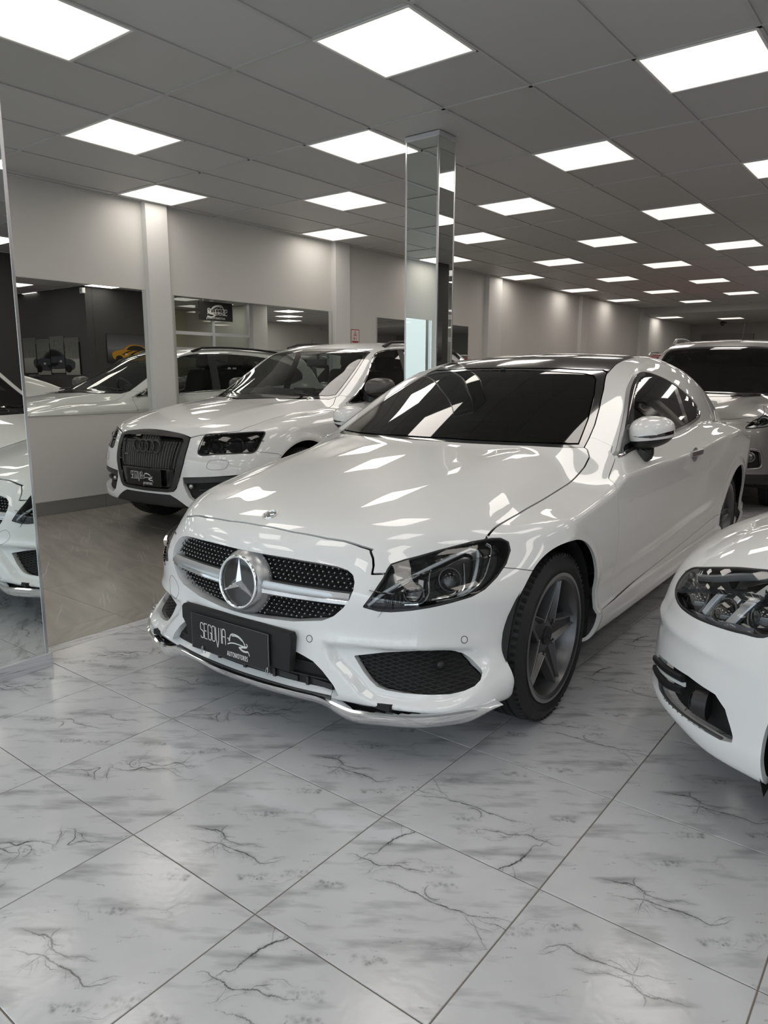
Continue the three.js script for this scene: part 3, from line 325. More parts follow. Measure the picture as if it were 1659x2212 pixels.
// ---------------------------------------------------------------- wheel: tyre, rim, spokes, cap (axis = car left, origin at the hub)
function latheY(pts, seg) { const g = lathe(pts, seg); g.rotateX(-Math.PI / 2); return g; }   // lathe axis y(three) -> -z(three) = car left (+y)
const TYRE_CACHE = {};
function makeWheel(parent, at, o) {
  const { R = 0.32, rim = 0.235, w = 0.225, spokes = 5, style = 'star', turn = 0, side = 1, steer = 0, alloy = CM.darkAlloy, edge = CM.brightAlloy } = o;
  const t = sub('wheel', parent); t.position.copy(V(...at)); t.rotation.y = steer + (side < 0 ? Math.PI : 0);
  const h = w / 2, key = [R, rim, w, spokes, style].join();
  if (!TYRE_CACHE[key]) {
    const prof = [[rim - 0.012, -h + 0.02], [rim + 0.005, -h + 0.004], [rim + (R - rim) * 0.45, -h - 0.006], [R - 0.03, -h + 0.002], [R - 0.012, -h + 0.012], [R - 0.003, -h + 0.03]];
    const tread = []; const gr = [-0.055, -0.02, 0.02, 0.055]; let y = -h + 0.034; tread.push([R - 0.002, y]); for (const q of gr) { tread.push([R, q - 0.006], [R - 0.008, q - 0.0045], [R - 0.008, q + 0.0045], [R, q + 0.006]); } tread.push([R - 0.002, h - 0.034]);
    const up = prof.slice().reverse().map((p) => [p[0], -p[1]]); const rib = []; for (const p of up) { rib.push(p); }
    const tyre = [creased(latheY([...prof, ...tread, ...up], 96), 0.5)];
    // raised bands and small shoulder blocks
    for (let k = 0; k < 72; k++) { const a = k / 72 * Math.PI * 2; for (const s of [-1, 1]) { const b = box(0.012, 0.010, 0.03); b.translate(0, R - 0.0088, 0); b.translate(0, 0, -s * (h - 0.026)); b.rotateZ(a); tyre.push(b); } }
    const lt = new THREE.TorusGeometry(rim + 0.028, 0.0022, 6, 96); lt.translate(0, 0, -h - 0.003); tyre.push(lt);
    const ri = rim - 0.012, barrel = [creased(latheY([[ri - 0.045, -h + 0.03], [ri - 0.03, -0.03], [ri - 0.022, 0.02], [ri - 0.012, h - 0.03], [ri + 0.001, h - 0.012], [rim + 0.007, h - 0.009], [rim + 0.007, h - 0.002], [rim - 0.001, h + 0.001], [ri - 0.007, h - 0.004], [ri - 0.02, h - 0.03], [ri - 0.03, 0.01], [ri - 0.05, -0.04], [ri - 0.06, -h + 0.03]], 72), 0.6)];
    const lip = creased(latheY([[rim - 0.004, h - 0.002], [rim + 0.006, h - 0.001], [rim + 0.007, h + 0.0015], [rim - 0.002, h + 0.0035], [rim - 0.006, h + 0.001]], 96), 0.9);
    const spoke = [], hi = [], r1 = ri - 0.002;
    const zF = (r) => h - 0.016 - 0.022 * (1 - Math.min(1, r / r1)) ** 1.4;   // face of the spokes, dished towards the hub
    const slab = (sec, n, cut) => {   // sections: list of [r, [[u, v]...]] swept outwards
      const pos = [], idx = [], s = sec[0][1].length; for (const [r, q] of sec) for (const [u, v] of q) pos.push(u, r, -v); for (let i = 0; i + 1 < sec.length; i++) for (let j = 0; j < s; j++) { const A = i * s + j, B = i * s + (j + 1) % s; idx.push(A, B, B + s, A, B + s, A + s); } for (let j = 1; j + 1 < s; j++) idx.push(0, j + 1, j, (sec.length - 1) * s, (sec.length - 1) * s + j, (sec.length - 1) * s + j + 1);
      const g0 = new THREE.BufferGeometry(); g0.setAttribute('position', new THREE.Float32BufferAttribute(pos, 3)); g0.setIndex(idx); const g1 = g0.toNonIndexed(); g1.computeVertexNormals(); return creased(g1, 0.5); };
    if (style === 'star') {
      const sec = [], ridge = [[], []];
      for (let i = 0; i <= 10; i++) { const q = i / 10, r = lerp(0.05, r1, q), ww = lerp(0.050, 0.019, q ** 0.8), z = zF(r), gv = lerp(0.022, 0.010, q), dp = lerp(0.045, 0.03, q);
        sec.push([r, [[-ww - 0.006, z - dp], [-ww, z - 0.004], [-ww + 0.006, z], [-ww * 0.45 - 0.0015, z - gv * 0.85], [0, z - gv], [ww * 0.45 + 0.0015, z - gv * 0.85], [ww - 0.006, z], [ww, z - 0.004], [ww + 0.006, z - dp]]]); for (const s of [0, 1]) ridge[s].push([(s ? 1 : -1) * (ww - 0.004), r, z]); }
      for (let k = 0; k < spokes; k++) { const g0 = slab(sec); g0.rotateZ(k / spokes * Math.PI * 2); spoke.push(g0); for (const s of [0, 1]) { const e = tube(ridge[s].map((p) => new THREE.Vector3(p[0], p[1], -p[2])), 0.0017, 12, 5); e.rotateZ(k / spokes * Math.PI * 2); hi.push(e); } }
    } else {
      const sec = []; for (let i = 0; i <= 8; i++) { const q = i / 8, r = lerp(0.045, r1, q), ww = lerp(0.024, style === 'ten' ? 0.013 : 0.03, q), z = zF(r); sec.push([r, [[-ww - 0.005, z - 0.035], [-ww, z - 0.004], [-ww + 0.004, z], [ww - 0.004, z], [ww, z - 0.004], [ww + 0.005, z - 0.035]]]); }
      for (let k = 0; k < spokes; k++) { const g0 = slab(sec); g0.rotateZ(k / spokes * Math.PI * 2); spoke.push(g0); }
    }
    const hub = [creased(latheY([[0.02, h - 0.1], [0.085, h - 0.09], [0.08, h - 0.052], [0.06, h - 0.04], [0.036, h - 0.038], [0.034, h - 0.042]], 40), 0.5)];
    const nuts = []; for (let k = 0; k < 5; k++) { const a = (k + 0.5) / 5 * Math.PI * 2, b = creased(latheY([[0.0, h - 0.045], [0.010, h - 0.044], [0.011, h - 0.055]], 6), 0.4); b.translate(Math.sin(a) * 0.056, Math.cos(a) * 0.056, 0); nuts.push(b); }
    const cap = [creased(latheY([[0.036, h - 0.046], [0.035, h - 0.034], [0.031, h - 0.031], [0, h - 0.030]], 40), 0.5)], ring = new THREE.TorusGeometry(0.033, 0.002, 8, 40); ring.translate(0, 0, -(h - 0.031));
    const st = []; for (let k = 0; k < 3; k++) { const b = new THREE.ConeGeometry(0.005, 0.024, 4); b.translate(0, 0.012, 0); b.rotateZ(k / 3 * Math.PI * 2); b.translate(0, 0, -(h - 0.029)); st.push(b); }
    const disc = latheY([[0.06, -0.02], [0.15, -0.02], [0.15, 0.006], [0.06, 0.006]], 48);
    const caliper = []; for (let k = 0; k < 5; k++) { const b = box(0.05, 0.06, 0.07, 0, 0.14, 0.0); b.rotateZ(-1.2 + k * 0.22); caliper.push(b); }
    TYRE_CACHE[key] = { tyre: merge(tyre), barrel: merge(barrel), lip, spoke, hi: hi.length ? merge(hi) : null, hub: merge([...hub, ...nuts]), cap: merge(cap), ring: merge([ring, ...st]), disc, caliper: merge(caliper) };
  }
  const c = TYRE_CACHE[key], spin = new THREE.Euler(0, 0, turn), place = (m) => { m.rotation.copy(spin); return m; };
  mesh('tyre', c.tyre, CM.rubber, t); place(mesh('rim', c.barrel, alloy, t)); mesh('rim_lip', c.lip, edge, t);
  for (const s of c.spoke) place(mesh('spoke', s, alloy, t)); if (c.hi) place(mesh('spoke_edge', c.hi, edge, t));
  place(mesh('hub', c.hub, alloy, t)); place(mesh('hub_cap', [c.cap, c.ring], o.cap || CM.satinBlack, t)); mesh('brake_disc', c.disc, CM.brake, t); mesh('brake_caliper', c.caliper, CM.satinBlack, t);
  return t;
}
function makeSeat(parent, x, y, z, mat = CM.cabin, rear = false) {
  const g = [box(0.5, 0.14, 0.5, 0, 0, 0, 0.06), box(0.14, 0.62, 0.5, 0, 0, 0, 0.06), box(0.1, 0.2, 0.27, 0, 0, 0, 0.045)]; g[1].rotateZ(0.3); g[1].translate(-0.33, 0.36, 0); g[2].rotateZ(0.2); g[2].translate(-0.46, 0.78, 0);
  const st = [box(0.015, 0.14, 0.015, -0.44, 0.66, 0.06), box(0.015, 0.14, 0.015, -0.44, 0.66, -0.06)];
  const m = mesh('seat', [...g, ...st], mat, parent); m.position.copy(V(x, y, z)); return m;
}
function makeSteering(parent, x, y, z, r = 0.185) {
  const s = sub('steering_wheel', parent), tor = new THREE.TorusGeometry(r, 0.016, 10, 40), g = new THREE.CylinderGeometry(0.06, 0.07, 0.05, 20); g.rotateX(Math.PI / 2); const sp1 = box(2 * r - 0.02, 0.035, 0.02), sp2 = box(0.035, r, 0.02, 0, -r / 2, 0);
  mesh('wheel_rim', tor, CM.satinBlack, s); mesh('spokes', [g, sp1, sp2], CM.cabin, s); s.rotation.order = 'YXZ'; s.rotation.y = -Math.PI / 2; s.rotation.x = 0; const w = new THREE.Group(); s.position.copy(V(x, y, z)); s.rotateX(-0.45); return s;
}
function makeCabin(parent, c) {   // dashboard, seats, floor and trim inside the glass
  const { x0 = -0.75, w = 0.66, zd = 0.9, seatX = -1.75, seatZ = 0.48, wheelZ = 0.88, rearX, len = 1.9, floor = 0.25, seatMat = CM.cabin } = c;
  const d = box(0.5, 0.3, 2 * w, x0 - 0.1, zd - 0.19, 0, 0.09), hood = box(0.22, 0.1, 0.36, x0 - 0.22, zd - 0.04, -0.36, 0.045), scr = box(0.03, 0.14, 0.26, x0 - 0.27, zd + 0.02, 0, 0.01);
  mesh('dashboard', [d, hood, scr], CM.cabin, parent); mesh('cabin_floor', box(len + 0.9, 0.06, 2 * w, x0 - len / 2 + 0.1, floor, 0, 0.02), CM.cabin, parent);
  for (const q of [1, -1]) mesh('door_trim', box(len, 0.5, 0.05, x0 - len / 2, zd - 0.33, q * (w + 0.02), 0.02), CM.cabin, parent); mesh('console', box(0.9, 0.3, 0.24, x0 - 0.75, floor + 0.2, 0, 0.05), CM.cabin, parent);
  for (const s of [1, -1]) makeSeat(parent, seatX, s * 0.36, seatZ, seatMat); if (rearX) { const b = [box(0.5, 0.16, 1.2, rearX, seatZ, 0, 0.06), box(0.16, 0.6, 1.2, rearX - 0.32, seatZ + 0.33, 0, 0.06)]; for (const s of [-0.36, 0.36]) b.push(box(0.09, 0.17, 0.26, rearX - 0.36, seatZ + 0.72, s, 0.04)); mesh('rear_bench', b, seatMat, parent); }
  makeSteering(parent, x0 - 0.42, 0.36, wheelZ);
}
// door mirror: shaped shell, flat-backed, on a foot
function makeDoorMirror(parent, at, s, o = {}) {
  const { sx = 0.115, sy = 0.125, sz = 0.082, cap = PAINT.white, low = CM.satinBlack, split: zs = -0.03, h = 0.008, foot = [0.02, -0.16, -0.12], strip: st = true, yaw = 0, name = 'door_mirror' } = o;
  const m = sub(name, parent); m.position.copy(V(...at)); m.rotation.y = s * yaw;
  const Fm = (x, y, z) => { const yy = y / sy, zz = (z - 0.012 * yy) / (sz * (1 - 0.20 * sstep(-0.4, 1.2, yy))), xx = x / (sx * (1 - 0.25 * sstep(-0.2, 1.2, yy))); const q = (Math.abs(xx) ** 2.4 + Math.abs(yy) ** 2.8 + Math.abs(zz) ** 2.5) ** (1 / 2.5) - 1; return smax(q * sz, -x - 0.035, 0.012); };
  const F2 = s > 0 ? Fm : (x, y, z) => Fm(x, -y, z); const M = polygonize(F2, [-0.16, -0.2, -0.16], [0.16, 0.2, 0.16], h, false, 14);
  const [up, dn] = split(M, (x, y, z) => zs + 0.012 * (y * s) / sy - z, { gap: 0.0012, hIn: 0.004, hOut: 0.004, lv: 2 });
  let top = up, ind = null; if (st) { const band = outline([[-0.085, -0.016], [0.02, -0.004], [0.085, 0.012], [0.14, 0.022], [0.14, 0.008], [0.08, -0.006], [0.0, -0.019]]); [ind, top] = split(up, (x, y, z) => x < -0.02 ? 1 : band(y * s, z), { gap: 0.0008, hIn: 0.003, hOut: 0.004, lv: 3 }); }
  mesh('mirror_cap', shell(top), cap, m); mesh('mirror_base', shell(dn), low, m); if (ind) mesh('turn_indicator', shell(shift(ind, -0.002)), CM.glossBlack, m);
  const gl = new THREE.CylinderGeometry(1, 1, 0.004, 32); gl.rotateZ(Math.PI / 2); gl.scale(1, sz * 0.86, sy * 0.86); gl.translate(-0.036, 0, 0); mesh('mirror_glass', gl, CM.mirror, m);
  const ft = [[-0.01, s * -0.03, -sz * 0.75], [foot[0], s * (foot[1] * 0.45), -sz * 0.9 + foot[2] * 0.35], [foot[0], s * foot[1], foot[2]]]; const path = curve3(ft, 10).map((p, i) => ({ p, n: new THREE.Vector3(1, 0, 0), k: 1 - 0.25 * Math.sin(i / 10 * Math.PI), kt: 1 })); mesh('mirror_foot', strip(path, 0.09, 0.06), low, m);
  return m;
}
function curve3(pts, n) { const c = new THREE.CatmullRomCurve3(pts.map((p) => V(...p)), false, 'centripetal'); return c.getPoints(n); }
// cabin-side closing of the wheel houses
function wheelWell(parent, x, R, z, yIn, yOut) {
  const pts = []; for (let k = 0; k <= 24; k++) { const a = -0.35 + (Math.PI + 0.7) * k / 24; pts.push([x + Math.cos(a) * R, z + Math.sin(a) * R]); }
  for (const s of [1, -1]) { const pos = [], idx = []; for (const p of pts) { pos.push(p[0], p[1], -s * yOut, p[0], p[1], -s * yIn); } for (let k = 0; k < 24; k++) { const a = 2 * k; idx.push(a, a + 1, a + 3, a, a + 3, a + 2); } const c = pos.length / 3; pos.push(x, z, -s * yIn); for (let k = 0; k < 24; k++) idx.push(c, 2 * k + 1, 2 * k + 3);
    let g = new THREE.BufferGeometry(); g.setAttribute('position', new THREE.Float32BufferAttribute(pos, 3)); g.setIndex(idx); g = g.toNonIndexed(); g.computeVertexNormals(); mesh('wheel_arch_liner', g, CM.matteBlack, parent); }
}
// ---------------------------------------------------------------- flat print: the dealer's lettering
function drawLogo(g, x, y, w, o = {}) {   // "SEGOVIA" in tall thin capitals with a small car drawn beside, "AUTOMOTORES" below; box w wide from x, y (top)
  const h = w * 0.42; g.save(); g.translate(x, y); g.fillStyle = g.strokeStyle = o.color || '#d9d9d6'; g.lineJoin = 'round'; g.lineCap = 'butt';
  const lw = o.lw || w * 0.0135; g.lineWidth = lw;
  const L = (pts) => { g.beginPath(); pts.forEach((p, i) => i ? g.lineTo(p[0], p[1]) : g.moveTo(p[0], p[1])); g.stroke(); };
  const cw = o.cw || w * 0.062, gap = o.gap || w * 0.016, ch = o.ch || h * 0.66, y0 = o.y0 ?? 0; let cx = 0; const X = (q) => cx + q * cw, Y = (q) => y0 + q * ch;
  const letters = { S: [[[1, 0.12], [0.8, 0], [0.2, 0], [0, 0.12], [0, 0.38], [0.15, 0.46], [0.85, 0.54], [1, 0.62], [1, 0.88], [0.8, 1], [0.2, 1], [0, 0.88]]], E: [[[1, 0], [0, 0], [0, 1], [1, 1]], [[0, 0.48], [0.75, 0.48]]], G: [[[1, 0.14], [0.8, 0], [0.2, 0], [0, 0.12], [0, 0.88], [0.2, 1], [0.8, 1], [1, 0.88], [1, 0.52], [0.55, 0.52]]], O: [[[0.2, 0], [0.8, 0], [1, 0.12], [1, 0.88], [0.8, 1], [0.2, 1], [0, 0.88], [0, 0.12], [0.2, 0]]], V: [[[0, 0], [0.1, 0.85], [0.5, 1.32], [0.9, 0.85], [1, 0]]], I: [[[0.5, 0], [0.5, 1]]], A: [[[0, 1], [0, 0.14], [0.25, 0], [0.75, 0], [1, 0.14], [1, 1]], [[0, 0.5], [1, 0.5]]] };
  for (const c of 'SEGOVIA') { for (const s of letters[c]) L(s.map(([a, b]) => [X(c === 'I' ? 0.5 : a), Y(b)])); cx += (c === 'I' ? cw * 0.55 : cw) + gap; if (c === 'I') cx += 0; }
  const ax = o.ax ?? cx, ay = o.ay ?? h * 0.2, aw = o.aw ?? w - cx;   // the little car: roof, shoulder and wheel arch strokes
  const C = (pts) => { g.beginPath(); g.moveTo(ax + pts[0] * aw, ay + pts[1] * aw); for (let k = 2; k < pts.length; k += 6) g.bezierCurveTo(ax + pts[k] * aw, ay + pts[k + 1] * aw, ax + pts[k + 2] * aw, ay + pts[k + 3] * aw, ax + pts[k + 4] * aw, ay + pts[k + 5] * aw); g.stroke(); };
  g.lineWidth = lw * 1.3; C([0.10, 0.28, 0.12, 0.02, 0.2, -0.02, 0.34, -0.02, 0.62, -0.02, 0.80, 0.12, 0.86, 0.30]); C([0.22, 0.06, 0.4, 0.0, 0.6, 0.03, 0.72, 0.14]); C([0.0, 0.40, 0.2, 0.26, 0.5, 0.30, 0.84, 0.32]); g.lineWidth = lw * 2; C([0.62, 0.40, 0.7, 0.34, 0.85, 0.36, 0.95, 0.30]); C([0.56, 0.38, 0.7, 0.52, 0.86, 0.5, 1.0, 0.46]); g.lineWidth = lw; C([0.9, 0.2, 1.0, 0.22, 1.0, 0.28, 0.92, 0.3]); C([0.0, 0.2, 0.05, 0.14, 0.1, 0.2, 0.06, 0.26]); C([1.0, 0.46, 1.03, 0.5, 1.05, 0.56, 1.06, 0.6]);
  g.font = `bold ${Math.round(o.fs || h * 0.24)}px sans-serif`; g.textBaseline = 'alphabetic'; g.textAlign = 'left'; const tw = g.measureText('AUTOMOTORES').width, want = o.tw ?? aw * 1.02; g.save(); g.translate(o.tx ?? ax, o.ty ?? h * 0.98); g.scale(want / tw, 1); g.fillText('AUTOMOTORES', 0, 0); g.restore(); g.restore();
}
function canvasTex(w, h, draw) { const c = document.createElement('canvas'); c.width = w; c.height = h; const g = c.getContext('2d'); draw(g, w, h); const t = new THREE.CanvasTexture(c); t.colorSpace = THREE.SRGBColorSpace; return t; }
let PLATE = null;
function plateMat() { if (!PLATE) PLATE = std('#ffffff', { roughness: 0.25, map: canvasTex(768, 256, (g, w, h) => { g.fillStyle = '#0c0c0d'; g.fillRect(0, 0, w, h); drawLogo(g, w * 0.12, h * 0.2, w * 0.66, { cw: 32, gap: 9, ch: 112, ax: 285, ay: 18, aw: 205, tx: 275, ty: 186, tw: 210, fs: 50 }); }) }); return PLATE; }
// ---------------------------------------------------------------- white coupe in the middle
function placeCar(g, cx, cy, th) { g.position.copy(wpos(cx, cy, 0)); g.rotation.y = th - Math.PI / 2; }
function dealerPlate() { return plateTex(); }
function buildCoupe() {
  const car = thing('car', 'white coupe with black glass roof, diamond-dot grille and chrome front lip', 'car', undefined); placeCar(car, -1.918, 2.392, 0.0247);
  const P = sp([[-4.05, 0.66], [-3.9, 0.76], [-3.6, 0.84], [-3.2, 0.895], [-2.84, 0.91], [-2.3, 0.908], [-1.4, 0.905], [-0.6, 0.898], [-0.3, 0.893], [0, 0.885], [0.3, 0.872], [0.5, 0.858], [0.7, 0.82], [0.95, 0.72]], 0.05);
  const crest = sp([[-3.9, 0.90], [-3.2, 0.925], [-2.4, 0.909], [-1.58, 0.872], [-0.72, 0.867], [-0.41, 0.857], [0, 0.82], [0.4, 0.76]], 0.12);
  const inset = pchip([[0.08, 0.1], [0.15, 0.065], [0.2, 0.045], [0.27, 0.022], [0.315, 0.016], [0.34, 0.032], [0.40, 0.031], [0.5, 0.020], [0.65, 0.007], [0.78, 0], [0.845, 0.001], [0.865, 0.005], [0.885, 0.026], [0.93, 0.066], [0.965, 0.108], [1.0, 0.165], [1.1, 0.32]]);
  const Tc = sp([[-4.1, 0.86], [-3.7, 0.93], [-3.2, 0.985], [-0.7, 1.01], [-0.4, 0.985], [-0.2, 0.955], [0, 0.922], [0.2, 0.882], [0.4, 0.838], [0.607, 0.782], [0.67, 0.760], [0.75, 0.72], [1, 0.5]], 0.05);
  const Dr = sp([[-1.2, 0.0], [-0.85, 0.02], [-0.65, 0.075], [-0.53, 0.112], [-0.39, 0.133], [-0.14, 0.134], [0.1, 0.122], [0.3, 0.12], [0.6, 0.12], [1, 0.12]], 0.04);
  const frac = sp([[-0.3, 0.008], [0, 0], [0.3, 0.012], [0.5, 0.030], [0.6, 0.050], [0.66, 0.075], [0.70, 0.100], [0.73, 0.117], [0.80, 0.134], [0.88, 0.150], [1.1, 0.21]], 0.015);
  const Xc = sp([[0.1, 0.72], [0.17, 0.768], [0.21, 0.782], [0.26, 0.786], [0.3, 0.784], [0.416, 0.775], [0.45, 0.768], [0.56, 0.762], [0.665, 0.735], [0.70, 0.716], [0.748, 0.676], [0.78, 0.618], [0.82, 0.47], [0.86, 0.30], [0.9, 0.1], [1.1, -1]], 0.01);
  const S0 = sp([[-0.1, 0.003], [0, 0], [0.2, 0.010], [0.38, 0.037], [0.5, 0.062], [0.69, 0.13], [0.8, 0.22], [0.86, 0.30], [0.9, 0.39], [1.1, 1.0]], 0.012), S1 = sp([[-0.1, 0.003], [0, 0], [0.2, 0.012], [0.31, 0.028], [0.4, 0.045], [0.49, 0.072], [0.6, 0.132], [0.67, 0.192], [0.745, 0.29], [0.8, 0.385], [0.85, 0.50], [0.9, 0.66], [1.1, 1.5]], 0.012), S2 = sp([[-0.1, 0.006], [0, 0], [0.2, 0.02], [0.35, 0.052], [0.47, 0.098], [0.53, 0.142], [0.58, 0.190], [0.66, 0.297], [0.73, 0.40], [0.8, 0.505], [0.85, 0.60], [1.1, 1.4]], 0.012);
  const pocket = outline([[0.37, 0.402], [0.62, 0.408], [0.76, 0.392], [0.80, 0.33], [0.78, 0.26], [0.70, 0.244], [0.54, 0.248], [0.47, 0.30]], 1);
  const S = { lo: [-4.05, 0, 0.1], hi: [0.9, 1.0, 1.46], kf: 0.05, kw: 0.05, kr: 0.15, kg: (x, z) => lerp(0.03, 0.085, sstep(-1.25, -1.7, x)), ku: 0.02, zb: (x) => 0.19 + 0.024 * sstep(0.3, 0.5, x),
    ks: (x, z) => lerp(0.03, 0.10, sstep(0.15, 0.5, x)),
    W: (x, z) => { const sh = (crest(x) - 0.868) * sstep(0.45, 0.86, z); const r1 = Math.hypot(x, z - 0.32), r2 = Math.hypot(x + 2.84, z - 0.32); const fade = 1 - sstep(0.1, 0.5, x); return P(x) - inset(z - sh) * lerp(1, z < 0.35 ? 0.4 : 0.7, 1 - fade) + 0.012 * gauss(r1 - 0.375, 0.035) * sstep(0.1, 0.3, z) + 0.014 * gauss(r2 - 0.375, 0.04) - 0.012 * gauss(z - 0.40 - 0.07 * sstep(-0.6, -2.2, x), 0.06) * sstep(0, -0.6, x) * sstep(-2.6, -2.2, x); },
    T: (x, a) => Tc(x) - Dr(x) * frac(a) / 0.117 - 0.006 * gauss(a - 0.36 - 0.10 * sstep(0.6, -0.3, x), 0.03) * 0 + 0.010 * gauss(a - lerp(0.33, 0.50, sstep(0.6, -0.4, x)), 0.07) * sstep(0.68, 0.45, x) * sstep(-0.6, -0.3, x) - 0.03 * sstep(-0.75, -1.3, x) * a * a - 0.14 * sstep(-2.5, -3.3, x) * a * a,
    X: (a, z) => { const s = z < 0.5 ? lerp(S0(a), S1(a), sstep(0.22, 0.42, z)) : lerp(S1(a), S2(a), sstep(0.55, 0.72, z)); const d = pocket(a, z); return Xc(z) - s - 0.032 * sstep(0.012, -0.012, d) + 0.008 * gauss(z - 0.418, 0.02) * sstep(0.3, 0.45, a) * sstep(0.9, 0.75, a); },
    R: (a, z) => -3.895 + 0.55 * Math.max(0, a - 0.25) ** 2.2 + 0.10 * (z - 0.7) ** 2 + 0.35 * sstep(0.9, 1.1, z) * 0.3,
    Z: (x, a) => { const c = ZCs(x), q = x + c * a * a; return Zg(q) - lerp(0.055, 0.085, sstep(-0.9, -1.6, x)) * a * a; },
    G: (x, z) => Gb(x) - 0.43 * (z - 0.95) - 0.14 * (z - 0.95) ** 2 };
  const ZCs = sp([[-3.5, -0.1], [-2.5, 0], [-1.8, 0.1], [-1.3, 0.27], [-0.6, 0.5], [0.5, 0.5]], 0.05), Zg = sp([[-4.0, 0.86], [-3.8, 0.935], [-3.6, 0.985], [-3.3, 1.095], [-3.0, 1.205], [-2.7, 1.29], [-2.3, 1.365], [-1.86, 1.405], [-1.5, 1.378], [-1.22, 1.317], [-0.9, 1.206], [-0.6, 1.086], [-0.36, 0.985], [-0.1, 0.872], [0.2, 0.74], [0.6, 0.56]], 0.04);
  const Gb = sp([[-3.9, 0.5], [-3.5, 0.63], [-3.0, 0.735], [-2.5, 0.80], [-2.1, 0.823], [-1.6, 0.826], [-0.9, 0.822], [-0.6, 0.81], [-0.3, 0.775], [0.2, 0.7], [0.9, 0.6]], 0.05);
  const F = makeF(S), pr = probes(F); let M = polygonize(F, S.lo, S.hi, 0.0145, true, 14);
  const take = (d, o) => { const [a, b] = split(M, d, o); M = b; return a; };
  const L = (d) => (x, y, z, nx, ny, nz) => y > 0 ? d(x, y, z, nx, ny, nz) : 0.5, Rr = (d) => (x, y, z, nx, ny, nz) => y <= 0 ? d(x, y, z, nx, ny, nz) : 0.5, both = (f) => [L(f), Rr(f)];
  const white = PAINT.white, put = (name, m, mat, par = car) => m.i.length ? mesh(name, shell(m), mat, par) : null;
  // wheel openings and underside
  for (const xw of [0, -2.84]) take((x, y, z, nx, ny) => Math.abs(y) < 0.5 ? 1 : Math.hypot(x - xw, (z - 0.325)) - 0.362, { hOut: 0.014 });
  take((x, y, z, nx, ny, nz) => nz < -0.75 ? (z < 0.24 ? -0.1 : 1) : (Math.abs(y) < 0.66 && x < 0.4 && x > -3.7 && z < 0.6) ? -0.1 : 1, { lv: 0, gap: 0 });
  // windscreen, roof, rear window, side windows
  const wsBase = sp([[-0.1, -0.342], [0, -0.342], [0.2, -0.362], [0.41, -0.43], [0.6, -0.542], [0.69, -0.612], [0.75, -0.66]]);
  const wsP = outline([[-0.1, 0.8], [-0.1, 1.297], [0.129, 1.296], [0.312, 1.289], [0.44, 1.281], [0.495, 1.270], [0.522, 1.252], [0.572, 1.182], [0.626, 1.076], [0.662, 0.975], [0.66, 0.8]]);
  const ws = take((x, y, z) => x < -1.45 ? 0.5 : Math.max(wsP(Math.abs(y), z), (x - wsBase(Math.abs(y)) + 0.035) * 0.7), { hIn: 0.006, hOut: 0.008 });
  const wsFrame = outline([[-0.1, 0.8], [-0.1, 1.312], [0.30, 1.308], [0.44, 1.300], [0.505, 1.300], [0.535, 1.290], [0.593, 1.205], [0.636, 1.124], [0.667, 1.052], [0.682, 1.001], [0.692, 0.957], [0.697, 0.93], [0.69, 0.8]]);
  const wf = take((x, y, z) => x < -1.5 ? 0.5 : Math.max(wsFrame(Math.abs(y), z), (x - wsBase(Math.abs(y))) * 0.7), { hOut: 0.008 });
  put('windscreen', ws, CM.tint); put('windscreen_frame', shift(wf, -0.002), CM.glossBlack);
  const roofP = outline([[-1.0, -0.1], [-1.0, 0.42], [-1.15, 0.555], [-1.30, 0.541], [-1.413, 0.530], [-1.55, 0.531], [-1.8, 0.540], [-2.1, 0.540], [-2.35, 0.53], [-2.52, 0.50], [-2.56, 0.4], [-2.58, -0.1]]);
  const roof = take((x, y, z, nx, ny, nz) => z < 1.1 ? 0.5 : roofP(x, Math.abs(y)), { hIn: 0.006, hOut: 0.008 }); put('roof_panel', roof, CM.glossBlack);
  const rwP = outline([[-2.62, -0.1], [-2.62, 0.45], [-2.7, 0.52], [-3.1, 0.545], [-3.42, 0.5], [-3.48, 0.3], [-3.5, -0.1]]);
  put('rear_window', take((x, y, z) => z < 0.98 ? 0.5 : rwP(x, Math.abs(y)), { hIn: 0.006, hOut: 0.008 }), CM.sideTint);
  const dlo = [[-0.655, 0.934], [-0.785, 0.949], [-1.2, 0.973], [-1.63, 0.994], [-2.0, 1.018], [-2.17, 1.040], [-2.228, 1.062], [-2.242, 1.082], [-2.222, 1.105], [-2.083, 1.173], [-1.869, 1.241], [-1.626, 1.283], [-1.456, 1.294], [-1.338, 1.279], [-1.195, 1.228], [-1.064, 1.163], [-0.922, 1.081], [-0.792, 1.005], [-0.70, 0.952]];
  const dloP = outline(dlo, 1), sideOnly = (f) => (x, y, z, nx, ny) => Math.abs(ny) < 0.3 || Math.abs(y) < 0.6 ? 0.5 : f(x, z);
  const win = take(sideOnly(dloP), { hIn: 0.006, hOut: 0.012 });
  const [winL, winR] = split(win, (x, y) => -y, { gap: 0, lv: 0 }), pillarA = outline([[-1.80, 0.95], [-1.88, 0.95], [-2.00, 1.33], [-1.92, 1.33]]), pillarB = outline([[-0.55, 0.88], [-0.89, 0.9], [-0.95, 1.02], [-1.09, 1.125], [-1.23, 1.21], [-1.36, 1.258], [-1.48, 1.272], [-1.48, 1.32], [-1.1, 1.27], [-0.6, 1.02]]), pillarP = (x, z) => Math.min(pillarA(x, z), pillarB(x, z));
  for (const w of [winL, winR]) { const [pil, gl] = split(w, (x, y, z) => pillarP(x, z), { gap: 0.001, lv: 2 }); put('side_window', gl, CM.sideTint); put('window_pillar', pil, CM.glossBlack); }
